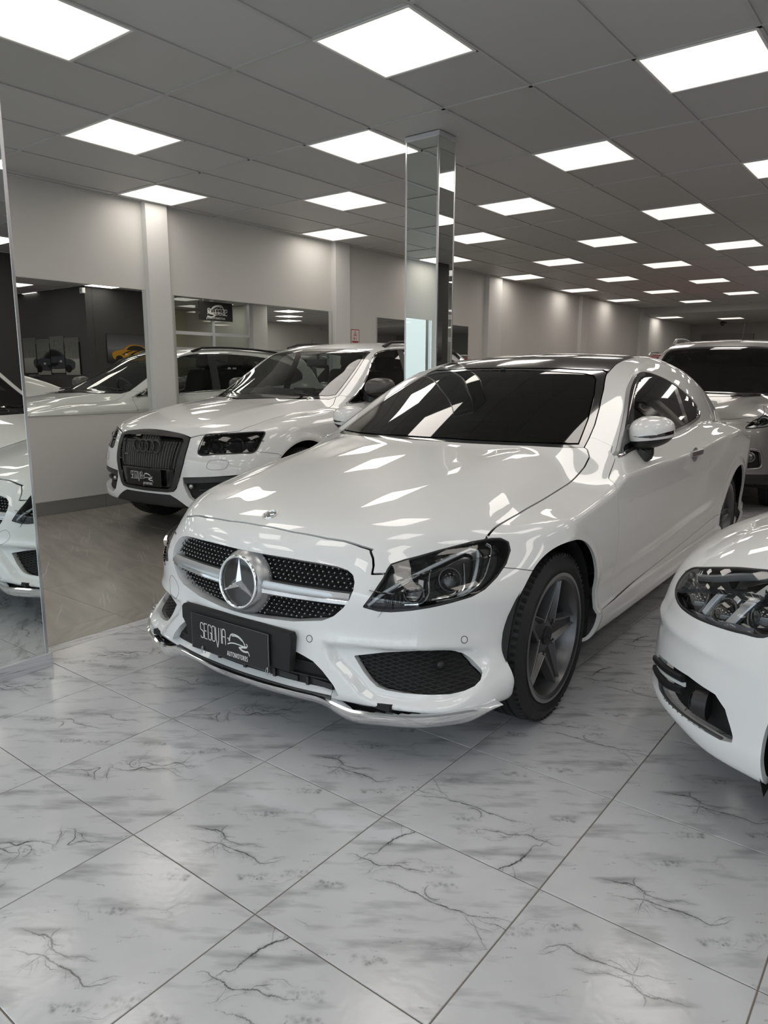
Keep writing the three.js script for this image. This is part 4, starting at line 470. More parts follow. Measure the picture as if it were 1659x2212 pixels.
  for (const s of [1, -1]) {
    const pts = dloP.pts, i0 = 0; const low = curve2(dlo.slice(0, 7), 36).map(([x, z]) => { const q = pr.side(x, z - 0.006, s); return { p: q.p, n: q.n }; }); mesh('window_trim', strip(low, 0.016, 0.012, { lift: 0.002 }), CM.chrome, car);
    const up = curve2([...dlo.slice(6), dlo[0]], 70).map(([x, z]) => { const q = pr.side(x, z, s); return { p: q.p, n: q.n }; }); mesh('window_seal', strip(up, 0.020, 0.010, { lift: -0.001 }), CM.satinSilver, car);
  }
  // headlights, outlined on the 45 degree projection of the front corner
  const hlPts = [[-0.201, 0.546], [-0.137, 0.536], [-0.08, 0.535], [0.01, 0.541], [0.101, 0.549], [0.196, 0.559], [0.296, 0.571], [0.365, 0.588], [0.435, 0.618], [0.496, 0.653], [0.530, 0.690], [0.527, 0.714], [0.49, 0.727], [0.441, 0.729], [0.333, 0.724], [0.264, 0.717], [0.161, 0.706], [0.062, 0.693], [-0.002, 0.685], [-0.065, 0.673], [-0.082, 0.660], [-0.106, 0.633], [-0.132, 0.611], [-0.171, 0.575]], hlP = outline(hlPts);
  const hl = take((x, y, z) => x < 0.05 || x > 0.78 ? 0.5 : hlP(Math.abs(y) - x, z), { gap: 0.002, hIn: 0.02, hOut: 0.01, lv: 4 });
  // bonnet
  const bon = outline([[0.664, -0.1], [0.664, 0], [0.658, 0.16], [0.643, 0.30], [0.630, 0.364], [0.620, 0.428], [0.612, 0.459], [0.598, 0.50], [0.55, 0.585], [0.42, 0.675], [0.33, 0.716], [0.242, 0.718], [0.089, 0.729], [-0.141, 0.732], [-0.376, 0.737], [-0.499, 0.740], [-0.57, 0.732], [-0.608, 0.706], [-0.64, 0.6], [-0.66, -0.1]]);
  const bonF = outline([[0.492, 0.645], [0.488, 0.668], [0.478, 0.690], [0.462, 0.710], [0.50, 0.76], [0.56, 0.80], [0.69, 0.80], [0.69, 0.70], [0.6, 0.65]]);
  put('bonnet', take((x, y, z, nx, ny, nz) => z < 0.62 || x > 0.72 ? 0.5 : Math.min(bon(x, Math.abs(y)), x > 0.28 ? bonF(Math.abs(y), z) : 1), { gap: 0.003, hIn: 0.012, hOut: 0.012, lv: 4 }), white);
  const [hlL, hlR] = split(hl, (x, y) => -y, { gap: 0, lv: 0 });
  for (const [s, m] of [[1, hlL], [-1, hlR]]) {
    const h = sub('headlight', car), at = (u, z, dep) => { const q = pr.diag(u, z, s); return { p: q.p.clone().addScaledVector(q.n, -dep), n: q.n, c: q.c }; };
    mesh('lens', shell(shift(m, -0.001)), CM.lens, h);
    const [inn] = split(m, (x, y, z) => hlP(Math.abs(y) - x, z) + 0.001, { gap: 0, lv: 1 }); mesh('lamp_housing', shell(shift(inn, -0.055)), CM.glossBlack, h);
    const rim = loop2(hlPts, 90).map(([u, z]) => at(u, z, 0.006)); mesh('lamp_seal', strip(rim, 0.009, 0.010, { closed: true }), CM.satinBlack, h);
    const bar = (name, pts, w, t, dep, mat, n = 30) => mesh(name, strip(curve2(pts, n).map(([u, z]) => at(u, z, dep)), w, t), mat, h);
    bar('led_strip', [[-0.185, 0.548], [-0.12, 0.590], [-0.02, 0.628], [0.10, 0.660], [0.24, 0.690], [0.34, 0.708]], 0.011, 0.010, 0.022, CM.frost);
    bar('led_strip', [[0.34, 0.708], [0.375, 0.70], [0.345, 0.640], [0.30, 0.598], [0.24, 0.584]], 0.010, 0.010, 0.026, CM.frost);
    bar('chrome_frame', [[0.42, 0.72], [0.44, 0.708], [0.40, 0.645], [0.355, 0.610], [0.25, 0.574], [0.13, 0.563]], 0.007, 0.01, 0.018, CM.chrome);
    bar('chrome_frame', [[-0.02, 0.556], [0.06, 0.562], [0.095, 0.59], [0.11, 0.64], [0.125, 0.657]], 0.006, 0.014, 0.02, CM.chrome);
    bar('chrome_frame', [[0.11, 0.575], [0.20, 0.58], [0.27, 0.60], [0.285, 0.645], [0.29, 0.67]], 0.006, 0.012, 0.022, CM.chrome);
    bar('chrome_frame', [[0.02, 0.578], [0.055, 0.60], [0.075, 0.635]], 0.02, 0.008, 0.03, CM.satinSilver);
    for (const [u, z, r] of [[0.03, 0.60, 0.030], [0.215, 0.632, 0.036]]) { const q = at(u, z, 0.034), g = new THREE.SphereGeometry(r, 28, 18), c = new THREE.TorusGeometry(r + 0.002, 0.0022, 8, 36); const e = mesh('projector', g, CM.smokeLens, h); e.position.copy(q.p); const e2 = mesh('projector_ring', c, CM.darkAlloy, h); e2.position.copy(q.p).addScaledVector(q.n, 0.006); e2.quaternion.setFromUnitVectors(new THREE.Vector3(0, 0, 1), q.n.clone().setY(q.n.y * 0.4).normalize()); const e3 = mesh('projector_core', new THREE.SphereGeometry(r * 0.72, 20, 12), CM.satinSilver, h); e3.position.copy(q.p).addScaledVector(q.n, -0.018); }
    const cells = []; for (let k = 0; k < 5; k++) { const q = at(0.0 + k * 0.075, 0.668 + k * 0.0145, 0.026), g = box(0.020, 0.018, 0.052, 0, 0, 0, 0.006); g.applyQuaternion(new THREE.Quaternion().setFromUnitVectors(new THREE.Vector3(1, 0, 0), q.n)); g.translate(q.p.x, q.p.y, q.p.z); cells.push(g); } mesh('indicator_cells', cells, CM.smokeLens, h);
    const ribs = []; for (let k = 0; k < 5; k++) { const q = at(-0.11 + k * 0.02, 0.567 + k * 0.004, 0.045), g = box(0.012, 0.03, 0.004); g.translate(q.p.x, q.p.y, q.p.z); ribs.push(g); } mesh('lamp_ribs', ribs, CM.satinBlack, h);
  }
  // front bumper and what is cut out of it
  const grilleP = outline([[-0.1, 0.668], [0.2, 0.666], [0.329, 0.662], [0.376, 0.659], [0.415, 0.651], [0.437, 0.638], [0.448, 0.618], [0.451, 0.595], [0.444, 0.565], [0.425, 0.536], [0.392, 0.504], [0.35, 0.483], [0.238, 0.463], [0.094, 0.452], [-0.1, 0.448]]), frontZ = (f) => (x, y, z, nx) => x < 0.35 || nx < 0.1 ? 0.5 : f(Math.abs(y), z);
  const grilleSkin = take(frontZ(grilleP), { gap: 0.001, hOut: 0.05, lv: 4 });
  const lowP = outline([[-0.1, 0.385], [0.20, 0.378], [0.25, 0.366], [0.293, 0.354], [0.328, 0.342], [0.363, 0.317], [0.406, 0.276], [0.424, 0.246], [0.39, 0.228], [-0.1, 0.228]]), lowSkin = take(frontZ(lowP), { gap: 0.001, hOut: 0.03, lv: 4 });
  const fogPts = [[0.452, 0.372], [0.544, 0.393], [0.641, 0.405], [0.690, 0.402], [0.714, 0.397], [0.734, 0.384], [0.754, 0.366], [0.776, 0.342], [0.797, 0.322], [0.802, 0.306], [0.794, 0.291], [0.774, 0.280], [0.745, 0.274], [0.677, 0.273], [0.619, 0.273], [0.565, 0.276], [0.536, 0.283], [0.512, 0.300], [0.488, 0.324]], fogP = outline(fogPts), fogSkin = take(frontZ(fogP), { gap: 0.001, hOut: 0.03, lv: 4 });
  const seam = outline([[1.2, 0.05], [1.2, 0.9], [0.60, 0.9], [0.48, 0.75], [0.40, 0.66], [0.35, 0.650], [0.262, 0.632], [0.204, 0.617], [0.05, 0.59], [0.05, 0.05]]);
  const bump = take((x, y, z) => seam(x, z), { gap: 0.0015, hIn: 0.01, hOut: 0.01, lv: 4 }); put('front_bumper', bump, white);
  // grille
  const gr = sub('grille', car);
  mesh('grille_backing', shell(shift(grilleSkin, -0.052)), CM.matteBlack, gr);
  { const g = [], pins = []; const onG = (y, z) => { const q = pr.front(y, z); return q; };
    for (let r = 0; r < 17; r++) { const z = 0.447 + r * 0.0133; for (let c = -21; c <= 21; c++) { const y = (c + (r % 2) * 0.5) * 0.0212; if (grilleP(Math.abs(y), z) > -0.007 || Math.hypot(y, z - 0.56) < 0.108 || Math.abs(z - 0.556 - 0.006 * (Math.abs(y) / 0.4)) < 0.026) continue; const q = onG(y, z); const b = new THREE.SphereGeometry(0.0036, 8, 5); b.scale(1.2, 1, 1); b.translate(q.p.x - 0.026, q.p.y, q.p.z); pins.push(b);
      if (grilleP(Math.abs(y), z) < -0.012) for (const sg of [1, -1]) { const b2 = box(0.006, 0.0015, 0.025); b2.rotateX(sg * 0.6); b2.translate(q.p.x - 0.038, q.p.y, q.p.z); g.push(b2); } } }
    mesh('grille_mesh', g, CM.matteBlack, gr, { kind: 'stuff' }); mesh('grille_pins', pins, CM.brightAlloy, gr, { kind: 'stuff' });
    const bar = []; for (const s of [1, -1]) { const path = []; for (let k = 0; k <= 20; k++) { const y = s * lerp(0.085, 0.440, k / 20), z = 0.556 + 0.006 * k / 20, q = onG(y, z); path.push({ p: q.p.clone().add(new THREE.Vector3(-0.012, 0, 0)), n: new THREE.Vector3(1, 0, 0).addScaledVector(q.n, 0.5).normalize(), k: 1.15 - 0.25 * k / 20 }); }
      mesh('grille_bar', strip(path, 0.046, 0.030, { prof: [[-0.022, -0.02], [-0.022, 0.004], [-0.006, 0.012], [0.004, 0.010], [0.022, -0.002], [0.022, -0.02]] }), CM.satinSilver, gr); mesh('chrome_strip', strip(path.map((q) => ({ p: q.p.clone().add(new THREE.Vector3(0.008, -0.010, 0)), n: q.n, k: q.k })), 0.016, 0.008), CM.chrome, gr); }
    const bd = sub('badge', gr), q0 = pr.front(0, 0.56); bd.position.set(q0.p.x - 0.012, 0.56, 0); bd.rotation.z = 0.10;
    const lx = (pts, seg = 64) => { const l = creased(lathe(pts, seg), 0.5); l.rotateZ(-Math.PI / 2); return l; };   // axis along +x
    mesh('badge_bowl', lx([[0.118, -0.03], [0.110, -0.005], [0.100, 0.012], [0.094, 0.018], [0.088, 0.014], [0.0, 0.010]]), CM.satinSilver, bd); mesh('badge_face', lx([[0.086, 0.012], [0.086, 0.017], [0, 0.019]]), CM.glossBlack, bd);
    const ring = new THREE.TorusGeometry(0.0895, 0.0062, 12, 80); ring.rotateY(Math.PI / 2); ring.scale(1.2, 1, 1); ring.translate(0.021, 0, 0); mesh('badge_ring', ring, CM.chrome, bd);
    const arm = []; for (let k = 0; k < 3; k++) { const a0 = k / 3 * Math.PI * 2, T2 = (r, a) => [Math.cos(a + a0) * r, Math.sin(a + a0) * r], tip = T2(0.084, 0), l = T2(0.017, 1.047), r = T2(0.017, -1.047), pos = [], A = [0.019, tip[0], tip[1]], B = [0.019, l[0], l[1]], Cc = [0.019, r[0], r[1]], O = [0.031, 0, 0], O2 = [0.021, tip[0], tip[1]]; pos.push(...O, ...O2, ...B, ...O, ...Cc, ...O2, ...O2, ...A, ...B, ...O2, ...Cc, ...A); const ge = new THREE.BufferGeometry(); ge.setAttribute('position', new THREE.Float32BufferAttribute(pos, 3)); ge.computeVertexNormals(); ge.setAttribute('uv', new THREE.BufferAttribute(new Float32Array(pos.length / 3 * 2), 2)); arm.push(ge); } mesh('badge_star', arm, CM.chrome, bd);
  }
  // lower intake, its fins, the corner intakes
  put('lower_intake', shift(lowSkin, -0.031), CM.matteBlack);
  { const g = []; for (const y of [-0.27, -0.13, 0.01, 0.15, 0.29]) { const q = pr.front(y, 0.30); g.push(box(0.06, 0.03, 0.012, q.p.x - 0.05, 0.262, -y), box(0.05, 0.02, 0.085, q.p.x - 0.055, 0.262, -y - 0.06)); } for (const z of [0.285, 0.33, 0.37]) { const path = []; for (let k = 0; k <= 12; k++) { const q = pr.front(lerp(-0.37, 0.37, k / 12), z); path.push({ p: q.p.clone().add(new THREE.Vector3(-0.02, 0, 0)), n: new THREE.Vector3(1, 0, 0) }); } g.push(strip(path, 0.006, 0.012)); } for (const q of g) mesh('intake_fin', q, CM.satinBlack, car);
    const fl = []; for (const s of [1, -1]) { const [m] = split(fogSkin, (x, y) => -y * s, { gap: 0, lv: 0 }); put('corner_intake', shift(m, -0.034), CM.matteBlack); const lat = [];
      for (const dir of [1, -1]) for (let c = -14; c < 30; c++) { let run = []; const flush = () => { if (run.length > 2) lat.push(tube(run, 0.0016, run.length, 4)); run = []; }; for (let t = 0; t <= 26; t++) { const y = 0.44 + t * 0.0138, z = 0.25 + c * 0.0125 + dir * (t - 13) * 0.0042; if (fogP(y, z) < -0.001) { const q = pr.front(s * y, z); run.push(q.p.clone().addScaledVector(q.n, -0.018)); } else flush(); } flush(); }
      mesh('intake_mesh', lat, CM.satinBlack, car, { kind: 'stuff' }); const q = pr.front(s * 0.69, 0.352), b = new THREE.SphereGeometry(0.014, 16, 10); b.translate(q.p.x - 0.015, q.p.y, q.p.z); mesh('tow_sensor', b, CM.satinBlack, car); } }
  // chrome lip under the bumper
  { const half = [[0.786, 0, 0.216], [0.782, 0.12, 0.216], [0.765, 0.25, 0.215], [0.748, 0.36, 0.213], [0.748, 0.42, 0.203], [0.742, 0.482, 0.194], [0.708, 0.58, 0.196], [0.655, 0.69, 0.200], [0.575, 0.785, 0.210], [0.515, 0.842, 0.223], [0.465, 0.876, 0.236]], lipC = new THREE.CatmullRomCurve3(half.map((p) => V(...p)), false, 'centripetal');
    for (const s of [1, -1]) { const pts = lipC.getSpacedPoints(60), path = pts.map((p, i) => { const q = p.clone(); q.z *= s; const tp = pts[Math.min(60, i + 1)].clone().sub(pts[Math.max(0, i - 1)]); tp.z *= s; const out = new THREE.Vector3(tp.z * -s, 0, tp.x * s).normalize(); if (out.x < 0) out.negate(); const wing = sstep(0.33, 0.46, Math.abs(q.z)); return { p: q, n: out.setY(0.15).normalize(), k: lerp(0.75, 1, wing) * (1 - 0.75 * sstep(52, 60, i)), kt: 1 }; });
      mesh('chrome_lip', strip(path, 0.04, 0.03, { prof: s > 0 ? lipProf : lipProf.map((q) => [-q[0], q[1]]).reverse() }), CM.chrome, car); }
    const ramp = []; { const path = []; for (let k = 0; k <= 24; k++) { const y = lerp(-0.385, 0.385, k / 24), q = pr.front(y, 0.24); path.push({ p: V(q.c[0] - 0.045, y, 0.226), n: new THREE.Vector3(0, 1, 0) }); } ramp.push(strip(path, 0.09, 0.012)); } mesh('lip_ramp', ramp, std([0.06, 0.06, 0.062], { roughness: 0.35 }), car); }
  // parking sensors, washer covers
  for (const [y, z] of [[0.309, 0.416], [-0.309, 0.416], [0.745, 0.432], [-0.745, 0.432]]) { const q = pr.front(y, z), d = new THREE.Group(); const c = new THREE.CylinderGeometry(0.0085, 0.0085, 0.004, 24), t = new THREE.TorusGeometry(0.0115, 0.0011, 6, 32); c.rotateX(Math.PI / 2); const e = mesh('parking_sensor', c, white, car), r = mesh('sensor_ring', t, CM.satinBlack, car); for (const o of [e, r]) { o.position.copy(q.p); o.quaternion.setFromUnitVectors(new THREE.Vector3(0, 0, 1), q.n); } }
  for (const s of [-1]) { const path = loop2([[0.40, 0.475], [0.455, 0.495], [0.475, 0.47], [0.455, 0.435], [0.40, 0.415], [0.385, 0.44]], 40).map(([y, z]) => { const q = pr.front(s * y, z); return { p: q.p, n: q.n }; }); mesh('washer_cover_line', strip(path, 0.0014, 0.0012, { closed: true }), CM.satinBlack, car); }
  // number-plate bracket with the dealer's plate
  { const b = sub('plate_holder', car), x0 = pr.front(0, 0.40).c[0] + 0.012; const sh = new THREE.Shape(); const A = [[-0.262, 0.433], [0.275, 0.433], [0.282, 0.425], [0.282, 0.385], [0.262, 0.36], [0.255, 0.305], [-0.255, 0.305], [-0.268, 0.42]]; A.forEach((p, i) => i ? sh.lineTo(-p[0], p[1]) : sh.moveTo(-p[0], p[1])); const g = new THREE.ExtrudeGeometry(sh, { depth: 0.022, bevelEnabled: true, bevelSize: 0.004, bevelThickness: 0.004, bevelSegments: 2 }); g.rotateY(Math.PI / 2); g.translate(x0 - 0.02, 0, 0); mesh('bracket', creased(g, 0.5), CM.matteBlack, b);
    const pl = box(0.005, 0.135, 0.40, x0 + 0.016, 0.352, 0.02, 0.002); mesh('dealer_plate', pl, CM.glossBlack, b); const face = new THREE.PlaneGeometry(0.386, 0.128); face.rotateY(Math.PI / 2); face.translate(x0 + 0.0192, 0.352, 0.02); mesh('dealer_print', face, plateMat(), b);
    const hooks = []; for (const y of [-0.155, 0.175]) { const z0 = 0.292; hooks.push(tube([[x0 + 0.022, y, z0 + 0.012], [x0 + 0.026, y + 0.004, z0], [x0 + 0.026, y, z0 - 0.014], [x0 + 0.026, y - 0.006, z0 - 0.006], [x0 + 0.024, y - 0.002, z0 + 0.01]], 0.0012, 20, 6), tube([[x0 + 0.024, y + 0.012, z0 - 0.004], [x0 + 0.026, y + 0.016, z0 - 0.010], [x0 + 0.026, y + 0.02, z0 - 0.003]], 0.0012, 12, 6)); } mesh('wire_hooks', hooks, CM.satinSilver, b); }
  // bonnet badge
  { const q = pr.top(0.607, 0), r = mesh('bonnet_badge', [(() => { const c = new THREE.CylinderGeometry(0.028, 0.029, 0.004, 40); return c; })(), (() => { const t = new THREE.TorusGeometry(0.027, 0.0022, 8, 40); t.rotateX(Math.PI / 2); t.translate(0, 0.003, 0); return t; })(), ...[0, 1, 2].map((k) => { const c = box(0.017, 0.003, 0.003, 0.0085, 0.003, 0); c.rotateY(k * 2.094 + 0.0); return c; })], CM.chrome, car); r.position.copy(q.p); r.quaternion.setFromUnitVectors(new THREE.Vector3(0, 1, 0), q.n); }
  // fenders, doors
  const fenP = outline([[0.62, 0.95], [0.62, 0.50], [0.15, 0.50], [0.15, 0.15], [-0.59, 0.15], [-0.583, 0.328], [-0.554, 0.523], [-0.526, 0.66], [-0.482, 0.747], [-0.466, 0.825], [-0.501, 0.855], [-0.575, 0.890], [-0.64, 0.922], [-0.66, 0.945], [-0.7, 0.968], [-0.7, 1.0], [-0.4, 1.05]]);
  const sillCut = (x) => lerp(0.318, 0.40, clamp((-x - 0.27) / 2.0, 0, 1));
  const skirtP = outline([[-0.15, 0.05], [-0.15, 0.31], [-0.585, 0.325], [-1.5, 0.362], [-2.3, 0.40], [-2.6, 0.42], [-2.6, 0.05]]);
  for (const f of both((x, y, z, nx, ny) => ny * y < 0 || Math.abs(y) < 0.55 ? 0.5 : skirtP(x, z))) put('side_skirt', take(f, { gap: 0.0015, hIn: 0.01, hOut: 0.01 }), white);
  for (const f of both((x, y, z) => Math.abs(y) < 0.5 ? 0.5 : fenP(x, z))) put('fender', take(f, { gap: 0.0006, hIn: 0.012, hOut: 0.012, lv: 4 }), white);
  const doorP = outline([[-0.466, 0.825], [-0.501, 0.855], [-0.575, 0.890], [-0.64, 0.922], [-0.66, 0.94], [-1.0, 0.98], [-1.5, 1.02], [-1.93, 1.04], [-1.98, 0.96], [-2.02, 0.85], [-2.02, 0.7], [-1.96, 0.5], [-1.90, 0.38], [-0.583, 0.328], [-0.554, 0.523], [-0.526, 0.66], [-0.482, 0.747]]);
  for (const f of both((x, y, z) => Math.abs(y) < 0.5 ? 0.5 : doorP(x, z))) { const m = take(f, { gap: 0.0006, hIn: 0.012, hOut: 0.012, lv: 4 }), d = sub('door', car); mesh('door_skin', shell(m), white, d); const s = f === null ? 1 : (m.p[1] > 0 ? 1 : -1);
    const h = pr.side(-1.66, 0.868, s), hp = []; for (let k = 0; k <= 12; k++) { const x = lerp(-1.56, -1.76, k / 12), q = pr.side(x, 0.868 + 0.006 * Math.sin(k / 12 * Math.PI), s); hp.push({ p: q.p.clone().add(new THREE.Vector3(0, 0, -s * 0.030 * Math.sin(clamp(k / 12, 0.02, 0.98) * Math.PI) ** 0.5)), n: new THREE.Vector3(0, 0, -s), k: 1 }); } mesh('door_handle', strip(hp, 0.030, 0.012), CM.satinSilver, d);
    const cup = new THREE.SphereGeometry(0.045, 24, 12); cup.scale(1.5, 0.95, 0.14); const cm = mesh('handle_cup', cup, CM.satinSilver, d); cm.position.copy(h.p).add(new THREE.Vector3(0.01, -0.012, 0)); }
  // tail lamps and what is left of the shell
  const tail = outline([[0.42, 0.80], [0.5, 0.86], [0.98, 0.84], [0.98, 0.72], [0.5, 0.74]]); put('tail_lamp', take((x, y, z) => x > -3.45 ? 0.5 : tail(Math.abs(y), z), { hOut: 0.006 }), CM.lampRed);
  put('body_shell', M, white);
  // dark liner under every gap
  const LM = polygonize((x, y, z) => F(x, y, z) + 0.016, S.lo, S.hi, 0.03, true, 14); let [inside] = split(LM, (x, y, z) => z > 0.93 && x < -0.45 ? 0.5 : -0.5, { gap: 0, lv: 0 }); { const [, keep] = split(inside, (x, y, z) => Math.min(Math.hypot(x, z - 0.32) - 0.40, Math.hypot(x + 2.84, z - 0.32) - 0.40, z < 0.30 ? -1 : 1, grilleP(Math.abs(y), z) - 0.06 + (x < 0.5 ? 1 : 0), (x > 0.3 ? fogP(Math.abs(y), z) : 1) - 0.03, (x > 0.3 ? lowP(Math.abs(y), z) : 1) - 0.03, (x > 0.05 ? hlP(Math.abs(y) - x, z) : 1) - 0.01), { gap: 0, lv: 1 }); put('gap_liner', keep, CM.matteBlack); }
  wheelWell(car, 0, 0.37, 0.325, 0.58, 0.84); wheelWell(car, -2.84, 0.37, 0.325, 0.58, 0.84);
  mesh('underbody', [box(3.6, 0.02, 1.15, -1.5, 0.2, 0), box(0.3, 0.02, 1.2, 0.55, 0.23, 0)], CM.matteBlack, car);
  for (const [x, s] of [[0, 1], [0, -1], [-2.84, 1], [-2.84, -1]]) makeWheel(car, [x, s * 0.742, 0.318], { side: s, R: 0.318, rim: 0.236, w: 0.222, turn: x ? 0.2 : 0.26, alloy: CM.darkAlloy });
  for (const s of [1, -1]) { makeDoorMirror(car, [-0.95, s * 0.872, 1.02], s, { sx: 0.125, sy: 0.1, sz: 0.075, foot: [0.03, -0.05, -0.10], yaw: 0.3 }); }
  makeCabin(car, { x0: -0.72, w: 0.66, zd: 0.94, seatX: -1.85, seatZ: 0.46, wheelZ: 0.92, rearX: -2.6, len: 2.3 });
  { const mi = box(0.03, 0.06, 0.24, -1.16, 1.235, 0, 0.012), st = box(0.015, 0.07, 0.02, -1.17, 1.28, 0); mesh('rear_view_mirror', [mi, st], CM.satinBlack, car); const q = pr.front(-0.02, 1.292), g = new THREE.PlaneGeometry(0.06, 0.014); const l = mesh('windscreen_sticker', box(0.0015, 0.013, 0.062, 0, 0, 0), CM.white, car); l.position.copy(pr.front(0.06, 1.288).p).addScaledVector(q.n, -0.008); l.quaternion.setFromUnitVectors(new THREE.Vector3(1, 0, 0), q.n); }
  return car;
}
const lipProf = [[-0.020, -0.05], [-0.020, 0.006], [-0.014, 0.012], [-0.004, 0.009], [0.020, -0.006], [0.030, -0.022], [0.030, -0.05]];
// ---------------------------------------------------------------- other cars: one kit, four bodies
function carKit(o, car) {
  const S = { kf: 0.05, kw: 0.06, kr: 0.15, kg: (x, z) => lerp(0.03, 0.08, sstep(o.wsX + 0.25, o.wsX - 0.2, x)), ku: 0.025, zb: 0.2, ...o }; const rw = o.wheelbase, Rw = o.archR, zw = o.R;
  S.W = (x, z) => { const sh = o.crestShift ? o.crestShift(x) * sstep(0.5, 0.95, z) : 0; return o.P(x) - o.inset(z - sh) + (o.flare ?? 0.014) * (gauss(Math.hypot(x, z - zw) - Rw - 0.02, 0.035) + gauss(Math.hypot(x + rw, z - zw) - Rw - 0.02, 0.035)) * sstep(0.15, 0.3, z) + (o.Wx ? o.Wx(x, z) : 0); };
  S.T = (x, a) => o.Tc(x) - o.Dr(x) * o.frac(a) + (o.Tx ? o.Tx(x, a) : 0); S.X = (a, z) => o.Xc(z) - o.S(a) * (o.Sk ? o.Sk(z) : 1) + (o.Xx ? o.Xx(a, z) : 0);
  S.R = (a, z) => o.xr + 0.45 * Math.max(0, a - 0.3) ** 2.2 + 0.12 * (z - 0.7) ** 2; S.Z = (x, a) => o.Zg(x + o.zc(x) * a * a) - o.crown * a * a; S.G = (x, z) => o.Gb(x) - o.tumble * (z - o.zBelt) - 0.1 * (z - o.zBelt) ** 2;
  const F = makeF(S), pr = probes(F), K = { car, F, pr, o, S, M: polygonize(F, S.lo, S.hi, o.h, true, 14) };
  K.take = (d, q) => { const [a, b] = split(K.M, d, q); K.M = b; return a; }; K.put = (name, m, mat, par = car) => m.i.length ? mesh(name, shell(m), mat, par) : null;
  K.both = (f) => [(x, y, z, nx, ny, nz) => y > 0 ? f(x, y, z, nx, ny, nz) : 0.5, (x, y, z, nx, ny, nz) => y <= 0 ? f(x, y, z, nx, ny, nz) : 0.5];
  K.frontZ = (f, x0 = 0.3) => (x, y, z, nx) => x < x0 || nx < 0.05 ? 0.5 : f(Math.abs(y), z); K.fpath = (pts, s, lift = 0, n) => pts.map(([y, z]) => { const q = pr.front(s * y, z); return { p: q.p.clone().addScaledVector(q.n, lift), n: q.n }; });
  for (const xw of [0, -rw]) K.take((x, y, z) => Math.abs(y) < 0.5 ? 1 : Math.hypot(x - xw, z - zw) - Rw, { hOut: 0.02 });
  K.take((x, y, z, nx, ny, nz) => nz < -0.75 ? (z < 0.4 ? -0.1 : 1) : (Math.abs(y) < 0.64 && x < 0.35 && x > o.xr + 0.3 && z < 0.6) ? -0.1 : 1, { lv: 0, gap: 0 });
  return K;
}
function carGlass(K, paint) {
  const { o, take, put, pr, car } = K; const ws = outline(o.ws), wf = outline(o.wsFrame);
  put('windscreen', take((x, y, z) => x < o.wsX ? 0.5 : ws(Math.abs(y), z), { hIn: 0.006, hOut: 0.006 }), o.glass || CM.clearGlass); put('windscreen_frame', take((x, y, z, nx) => x < o.wsX ? 0.5 : wf(Math.abs(y), z), { hOut: 0.006 }), CM.glossBlack);
  const dlo = outline(o.dlo, 1), win = take((x, y, z, nx, ny) => Math.abs(ny) < 0.35 ? 0.5 : dlo(x, z), { hIn: 0.006, hOut: 0.010 });
  const pil = (o.pillars || []).map((p) => outline(p));
  for (const w of split(win, (x, y) => -y, { gap: 0, lv: 0 })) { const [p, g] = split(w, (x, y, z) => Math.min(9, ...pil.map((f) => f(x, z))), { gap: 0.001, lv: 2 }); put('side_window', g, o.sideGlass || CM.sideTint); put('window_pillar', p, CM.satinBlack); }
  for (const s of [1, -1]) { const seal = loop2(o.dlo, 90).map(([x, z]) => { const q = pr.side(x, z, s); return { p: q.p, n: q.n }; }); mesh('window_trim', strip(seal, 0.014, 0.010, { closed: true }), o.trim || CM.chrome, car); }
  if (o.rearGlass) { const rg = outline(o.rearGlass); put('rear_window', take((x, y, z, nx) => x > o.xr + 0.7 || nx > -0.2 ? 0.5 : rg(Math.abs(y), z), { hIn: 0.006, hOut: 0.006 }), o.sideGlass || CM.sideTint); }
  if (o.rails) for (const s of [1, -1]) { const [y0, x0, x1, hgt] = o.rails, p = []; for (let k = 0; k <= 24; k++) { const x = lerp(x0, x1, k / 24), q = pr.top(x, s * y0); p.push({ p: q.p.clone().add(new THREE.Vector3(0, hgt * Math.min(1, 4 * Math.sin(Math.PI * clamp(k / 24, 0.005, 0.995))), 0)), n: new THREE.Vector3(0, 1, 0) }); } mesh('roof_rail', strip(p, 0.032, 0.026), o.railMat || CM.satinBlack, car); }
}
function carPanels(K, paint) {
  const { o, take, put, both, pr, car, F, S } = K; const bon = outline(o.bonnet);
  put('bonnet', take((x, y, z) => z < o.bonZ ? 0.5 : bon(x, Math.abs(y)), { gap: 0.0025, hIn: 0.012, hOut: 0.012 }), paint);
}
